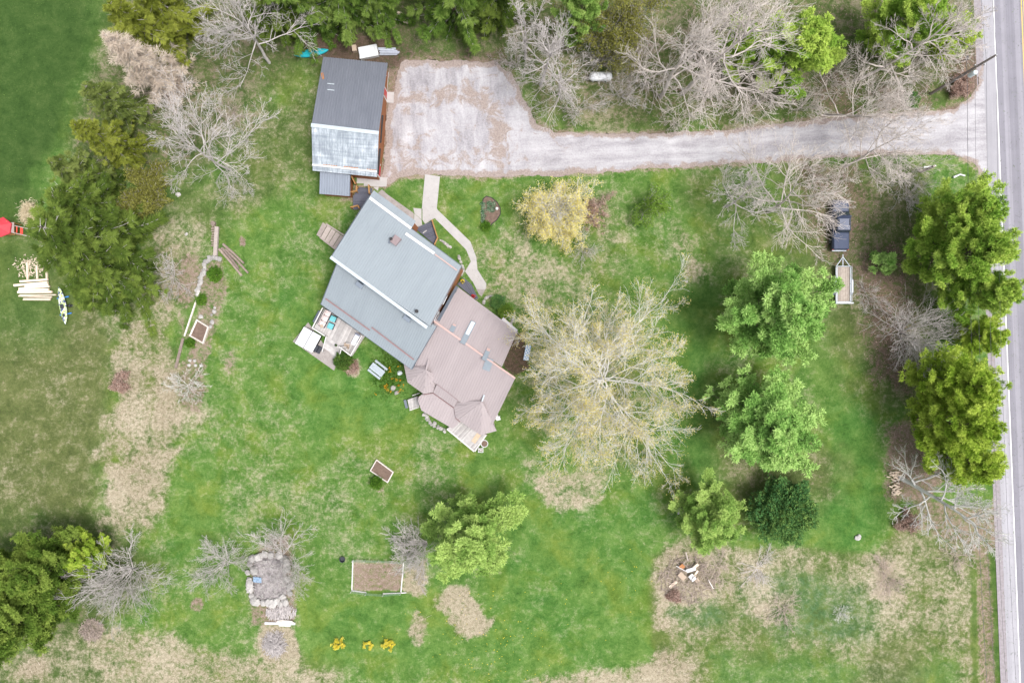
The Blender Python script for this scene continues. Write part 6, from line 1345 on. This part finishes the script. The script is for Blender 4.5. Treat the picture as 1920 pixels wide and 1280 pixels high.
CN = [ # name, label, base, h, r, kind, leaf, K, lean
 ('white_pine', 'tall bluish white pine west of the trailer', (1402,590), 14.5, 6.3, 'pine', pine_bl, 10, (0,.2)),
 ('white_pine', 'bluish white pine with drooping fans south of its taller twin', (1406,784), 11.0, 6.3, 'pine', pine_bl, 10, (0,-.5)),
 ('white_pine', 'roadside pine nearest the drive mouth', (1725,424), 12, 4.7, 'pine', pine_gr, 10, (0,0)),
 ('white_pine', 'roadside pine overhanging the road beside the trailer lawn', (1718,492), 14, 4.8, 'pine', pine_gr, 10, (0,0)),
 ('white_pine', 'slim roadside pine just north of the fanned leafless tree', (1768,556), 11, 3.9, 'pine', pine_gr, 10, (0,0)),
 ('white_pine', 'short yellowish pine on the verge beside the fanned leafless tree', (1795,630), 7, 2.9, 'pine', pine_ye, 10, (0,0)),
 ('white_pine', 'yellowish roadside pine just south of the fanned leafless tree', (1722,712), 12, 4.3, 'pine', pine_ye, 10, (0,0)),
 ('white_pine', 'yellowish roadside pine in the middle of the southern clump', (1712,780), 13, 4.5, 'pine', pine_ye, 10, (0,0)),
 ('white_pine', 'yellowish roadside pine next to the leaning leafless tree', (1750,848), 10, 3.8, 'pine', pine_ye, 10, (0,0)),
 ('white_pine', 'full green pine behind the leafless trees north of the drive', (1452,140), 11, 5.2, 'pine', pine_gr, 10, (0,0)),
 ('white_pine', 'deep green pine near the leaning leafless tree by the pole', (1640,88), 11, 4.8, 'pine', pine_gr, 10, (0,0)),
 ('white_pine', 'yellow green pine on the road verge north of the pole', (1745,92), 6, 3.2, 'pine', pine_ye, 9, (0,0)),
 ('white_pine', 'young pine behind the forked leafless tree', (1360,120), 8, 3.2, 'pine', pine_gr, 9, (0,0)),
 ('white_pine', 'bright lime pine top north of the turning yard', (1078,78), 13, 2.9, 'pine', pine_li, 10, (0,0)),
 ('white_pine', 'rounded pine beside the fenced plot', (890,980), 11, 5.7, 'pine', pine_li, 11, (0,0)),
 ('white_pine', 'lime green pine by the bonfire heap', (1306,950), 8, 4.2, 'pine', pine_li, 11, (0,-.2)),
 ('white_pine', 'small bluish pine sapling in the leaf litter', (1645,492), 3.0, 1.5, 'pine', pine_bl, 9, (0,0)),
 ('white_pine', 'south western pine at the corner of the dark clump', (150,1040), 10, 4.6, 'pine', pine_dk, 10, (0,0)),
 ('white_pine', 'broad south western pine in the dark clump', (118,1110), 12, 5.4, 'pine', pine_dk, 10, (0,0)),
 ('white_pine', 'dark south western pine at the field side of the clump', (60,1060), 12, 4.6, 'pine', pine_dk, 9, (0,0)),
 ('white_pine', 'bright young pine beside the bushy leafless tree', (196,1022), 6, 2.6, 'pine', pine_ye, 9, (0,0)),
 ('spruce', 'tall spruce behind the turquoise kayak', (588,40), 16, 4.0, 'spruce', spr_gr, 8, (0,0)),
 ('spruce', 'tall spruce behind the white ribbed crate', (662,34), 17, 4.1, 'spruce', spr_gr, 8, (0,0)),
 ('spruce', 'spruce beside the brown track behind the garage', (716,30), 16, 3.6, 'spruce', spr_gr, 8, (0,0)),
 ('spruce', 'broad spruce north of the turning yard', (856,36), 17, 4.8, 'spruce', spr_gr, 9, (0,0)),
 ('spruce', 'dark spruce at the east end of the northern row', (935,30), 14, 3.6, 'spruce', spr_dk, 8, (0,0)),
 ('spruce', 'dark spruce behind the broad leafless tree', (540,50), 15, 3.8, 'spruce', spr_dk, 8, (0,0)),
 ('spruce', 'dark spruce by the straw pile', (212,402), 11, 4.6, 'spruce', spr_dk, 9, (0,0)),
 ('spruce', 'largest dark spruce at the field edge above the lumber', (226,462), 14, 6.2, 'spruce', spr_dk, 10, (0,0)),
 ('spruce', 'wide low dark spruce nearest the kayak stand', (238,512), 10.5, 5.2, 'spruce', spr_dk, 10, (0,0)),
 ('cedar', 'yellow green cedar at the north field corner', (318,100), 12, 3.8, 'spruce', ced_y, 9, (0,0)),
 ('cedar', 'yellowish cedar just east of the north field corner', (345,48), 11, 3.6, 'spruce', ced_y, 9, (0,0)),
 ('cedar', 'olive cedar below the tan dead conifer', (252,216), 9.5, 2.9, 'spruce', ced_g, 9, (0,0)),
 ('cedar', 'yellow topped cedar leaning at the field edge', (246,286), 10.5, 2.8, 'spruce', ced_y, 9, (0,0)),
 ('cedar', 'ragged olive cedar north of the big spruces', (192,342), 9, 3.0, 'spruce', ced_g, 9, (0,0)),
 ('dead_conifer', 'tan dead conifer among the western cedars', (325,162), 13.5, 3.0, 'dead', dead_f, 5, (0,0)),
]
for i, (nm, lab, bp, h, r, kd, lf, K, ln_) in enumerate(CN):
    conifer(nm, lab, P(*bp), h, r*(1.25 if kd == 'pine' else 1.2), 100+i*3, kd, lf, ln_)
# ---- dense rounded shrubs
def round_shrub(name, label, base, h, r, seed, leaf, n, ln=.2, wd=.1, cat='shrub'):
    rng = np.random.default_rng(seed); base = np.asarray(base, float); o = thing(name, label, cat, base)
    d = nrm(rng.normal(size=(n,3))); d[:,2] = np.abs(d[:,2])*1.0-.12; d = nrm(d)
    lump = 1+.16*np.sin(d[:,0]*7+seed)*np.sin(d[:,1]*6+seed*2)+.10*np.sin(d[:,2]*9+d[:,0]*11)
    rr = (rng.random(n)**.28)*lump; C = base+d*rr[:,None]*np.array([r, r, h*.55])+[0,0,h*.42]
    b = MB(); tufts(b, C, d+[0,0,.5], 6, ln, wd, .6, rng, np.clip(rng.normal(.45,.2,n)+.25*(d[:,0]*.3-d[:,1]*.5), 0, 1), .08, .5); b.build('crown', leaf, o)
    t = MB(); t.tube([base+[0,0,-.05], base+[.02,.02,h*.5]], [max(.03,r*.05), .02], 7); t.build('trunk', bark_dark, o); return o
round_dk = foliage('round_conifer_dark', (.030,.100,.036), (.085,.195,.058), (.24,.36,.09), .10, .45)
round_shrub('round_conifer', 'dense dark round conifer on the lawn south of the bluish pines', P(1452,948), 5.0, 3.55, 201, round_dk, 3600, .30, .13, 'tree')
round_shrub('yew_bush', 'clipped round yew bush at the foot of the deck stairs', P(647,676), 1.5, 1.0, 202, LEAF_Y, 700)
box_g = foliage('box_leaves', (.035,.10,.012), (.085,.19,.022), (.16,.28,.04), .2, .9)
round_shrub('box_bush', 'small bright green round bush at the lone raised bed', P(707,903), 1.0, .66, 203, box_g, 420, .14)
round_shrub('shrub', 'lime shrub in the stone ringed bed by the wing', P(949,585), .9, .85, 204, lime, 420, .16)
round_shrub('shrub', 'dark green shrub in the stone ringed bed by the wing', P(934,566), .8, .75, 205, round_dk, 360, .16)
round_shrub('shrub', 'dark green mat of shrub on the verge near the pole', P(1705,190), .7, .95, 206, round_dk, 320, .18)
round_shrub('flower_clump', 'bright green leafy clump in the heart shaped bed', P(911,425), .5, .5, 207, box_g, 220, .14, cat='plant')
round_shrub('flower_clump', 'bright leafy perennial clump inside the stone edging', P(404,515), .45, .85, 208, box_g, 330, .16, cat='plant')
round_shrub('flower_clump', 'small green perennial clump below the stone edging', P(379,562), .4, .6, 209, box_g, 200, .15, cat='plant')
round_shrub('flower_clump', 'green perennial clump south of the tilted raised bed', P(358,643), .4, .5, 210, box_g, 200, .15, cat='plant')
round_shrub('dry_bush', 'brown dying bush against the yew', P(661,687), .9, .8, 211, rust_f, 260, .18)
gold = foliage('forsythia_blossom', (.62,.50,.04), (.80,.68,.07), (.86,.78,.18), .2, 1.5)
for lab, bp, r, sd_, n in (('largest yellow forsythia bush, next to the brush pile', (635,1205), .75, 91, 9), ('smallest yellow forsythia bush, between the other two', (690.5,1208), .5, 92, 6), ('compact yellow forsythia bush, farthest from the brush pile', (730,1206), .62, 93, 9)):
    o, tp = bare_tree('forsythia_bush', lab, P(*bp), .9, r*1.1, sd_, mat=twig_b, cat='shrub', group='forsythia bushes', kids=(4,3,2), multi=n, r0=.015, tip=.006)
    rng = np.random.default_rng(sd_); b = MB(); tufts(b, tp, rng.normal(size=tp.shape), 6, .10, .08, .9, rng, rng.random(len(tp)), .05); b.build('blossom', gold, o)
# ------------------------------------------------------------------ ground cover geometry (uncountable)
rng = np.random.default_rng(400)
def sample(n, x0, x1, y0, y1, key, lo, pw=1.6):
    x = rng.uniform(x0, x1, n); y = rng.uniform(y0, y1, n); F = fields(x, y)
    v = np.clip((F[key]-lo)/(1-lo), 0, 1)**pw; k = rng.random(n) < v; return x[k], y[k]
def blades(name, x, y, ln, wd, mat, label, cat, flat=.6, K=1, dirf=None):
    n = len(x); C = np.c_[x, y, ground_z(x, y)]
    px = 960+16*x; py = 640-16*y; inside = sdf(px, py, DRIVE) > 4; C = C[inside]; n = len(C)
    a = rng.uniform(0, 6.28, n)
    if dirf is not None: a = dirf(C[:,0], C[:,1])+rng.normal(0,.5,n)
    d = np.c_[np.cos(a)*flat, np.sin(a)*flat, np.full(n, 1-flat)*rng.uniform(.5,1.2,n)]; d = nrm(d); s = nrm(np.cross(d, rng.normal(size=(n,3))+[0,0,1]))
    L = ln*rng.uniform(.5,1.5,(n,1)); W = wd*rng.uniform(.6,1.4,(n,1)); V = np.stack([C-s*W/2, C+s*W/2, C+d*L], 1).reshape(-1,3)
    b = MB(); b.add(V, np.arange(3*n).reshape(-1,3), np.repeat(rng.random(n), 3)); o = b.build(name, mat); o['kind'] = 'stuff'; return tag(o, label, cat)
straw_m = foliage('dry_grass_blades', (.27,.22,.15), (.42,.36,.265), (.60,.53,.43), .2, .3)
swirl = lambda x, y: 6.28*fbm(x, y, 3.5, 3, 2)*1.6
x, y = sample(110000, -62, 60, -42, 42, 'straw', .54); blades('dry_grass', x, y, .70, .05, straw_m, 'long bleached dry grass of the rough strips and meadow', 'grass', .8, dirf=swirl)
grass_m = foliage('grass_blades', (.030,.078,.014), (.075,.152,.027), (.15,.230,.058), .2, .3)
x, y = rng.uniform(-62,60,90000), rng.uniform(-42,42,90000); F_ = fields(x, y); k = (F_['soil'] < .4) & (rng.random(len(x)) < (.35+.65*F_['lush'])*(1-.5*F_['dark'])); blades('lawn_grass', x[k], y[k], .16, .05, grass_m, 'tufts of green lawn grass', 'grass', .7)
litter_m = foliage('fallen_leaves', (.17,.095,.07), (.31,.20,.16), (.48,.36,.29), .1, .6)
x, y = sample(60000, 10, 58, -25, 40, 'soil', .30, 1.2); blades('leaf_litter', x, y, .14, .10, litter_m, 'fallen brown leaves under the roadside trees', 'leaf litter', .9)
dand = pm('dandelion_yellow', (.80,.62,.04), None, 5, .8)
cl = [(930+rng.normal(0,60), 1210+rng.normal(0,35)) for _ in range(14)]+[(1110,1080),(1090,1130),(1160,1100),(1180,1060),(1000,1250),(760,1150)]
pts = np.array([(cx+rng.normal(0,26), cy+rng.normal(0,22)) for cx, cy in cl for _ in range(7)]); b = MB(); q = np.array([P(*p) for p in pts])
for p_ in q: s = .018+.02*rng.random(); b.add([p_+[-s,-s,.07], p_+[s,-s,.08], p_+[s,s,.07], p_+[-s,s,.08]], [(0,1,2,3)])
o = b.build('dandelions', dand); o['kind'] = 'stuff'; tag(o, 'yellow dandelions dotted over the south lawn', 'flowers')
tul = foliage('tulip_petals', (.75,.28,.02), (.80,.42,.03), (.80,.60,.06), .2, 3)
b = MB(); T_ = [(724,727),(726,721),(722,724),(706,738),(748,722),(752,712),(732,696),(731,690),(748,686),(757,722),(738,710),(745,712),(734,734),(754,730),(728,731),(749,734)]
C_ = np.array([P(x_+rng.normal(0,1.4), y_+rng.normal(0,1.4))+[0,0,.3] for x_, y_ in T_ for _ in range(7)]); tufts(b, C_, np.tile([0,0,1.0], (len(C_),1)), 5, .10, .09, .5, rng, rng.random(len(C_)), .02)
o = b.build('tulips', tul); o['kind'] = 'stuff'; tag(o, 'orange and yellow tulips beside the picnic table', 'flowers')
b = MB(); C_ = np.array([P(728+rng.normal(0,16), 700+rng.normal(0,22))+[0,0,.05] for _ in range(900)]); C_ = C_[(C_[:,0] > P(690,0)[0])]; tufts(b, C_, np.tile([0,0,1.0], (len(C_),1)), 4, .26, .06, .5, rng, rng.random(len(C_)), .06)
o = b.build('bulb_leaves', box_g); o['kind'] = 'stuff'; tag(o, 'lush green bulb leaves round the picnic table', 'plants')
b = MB(); C_ = np.array([P(906+rng.normal(0,2.2), 380+rng.uniform(0,38))+[0,0,.08] if i % 2 else P(921+6*math.cos(i)+rng.normal(0,1.5), 388+8*math.sin(i*1.3)+rng.normal(0,1.5))+[0,0,.08] for i in range(320)]); tufts(b, C_, np.tile([0,0,1.0], (len(C_),1)), 5, .22, .06, .6, rng, rng.random(len(C_)), .05)
o = b.build('bed_sprouts', foliage('daffodil_leaves', (.05,.15,.07), (.14,.30,.16), (.55,.62,.48), .2, 2)); o['kind'] = 'stuff'; tag(o, 'sprouting bulbs with pale flowers in the heart shaped bed', 'flowers')
b = MB(); C_ = np.array([P(56+rng.normal(0,6), 400+rng.normal(0,8))+[0,0,.05+.4*rng.random()] for _ in range(1500)]); tufts(b, C_, rng.normal(size=C_.shape)*[1,1,.3], 4, .40, .06, 1, rng, rng.random(len(C_)), .05)
o = b.build('straw_pile', foliage('fresh_straw', (.50,.42,.28), (.66,.57,.40), (.78,.70,.54), .2, 1)); o['kind'] = 'stuff'; tag(o, 'heap of loose pale straw by the play tower', 'straw')
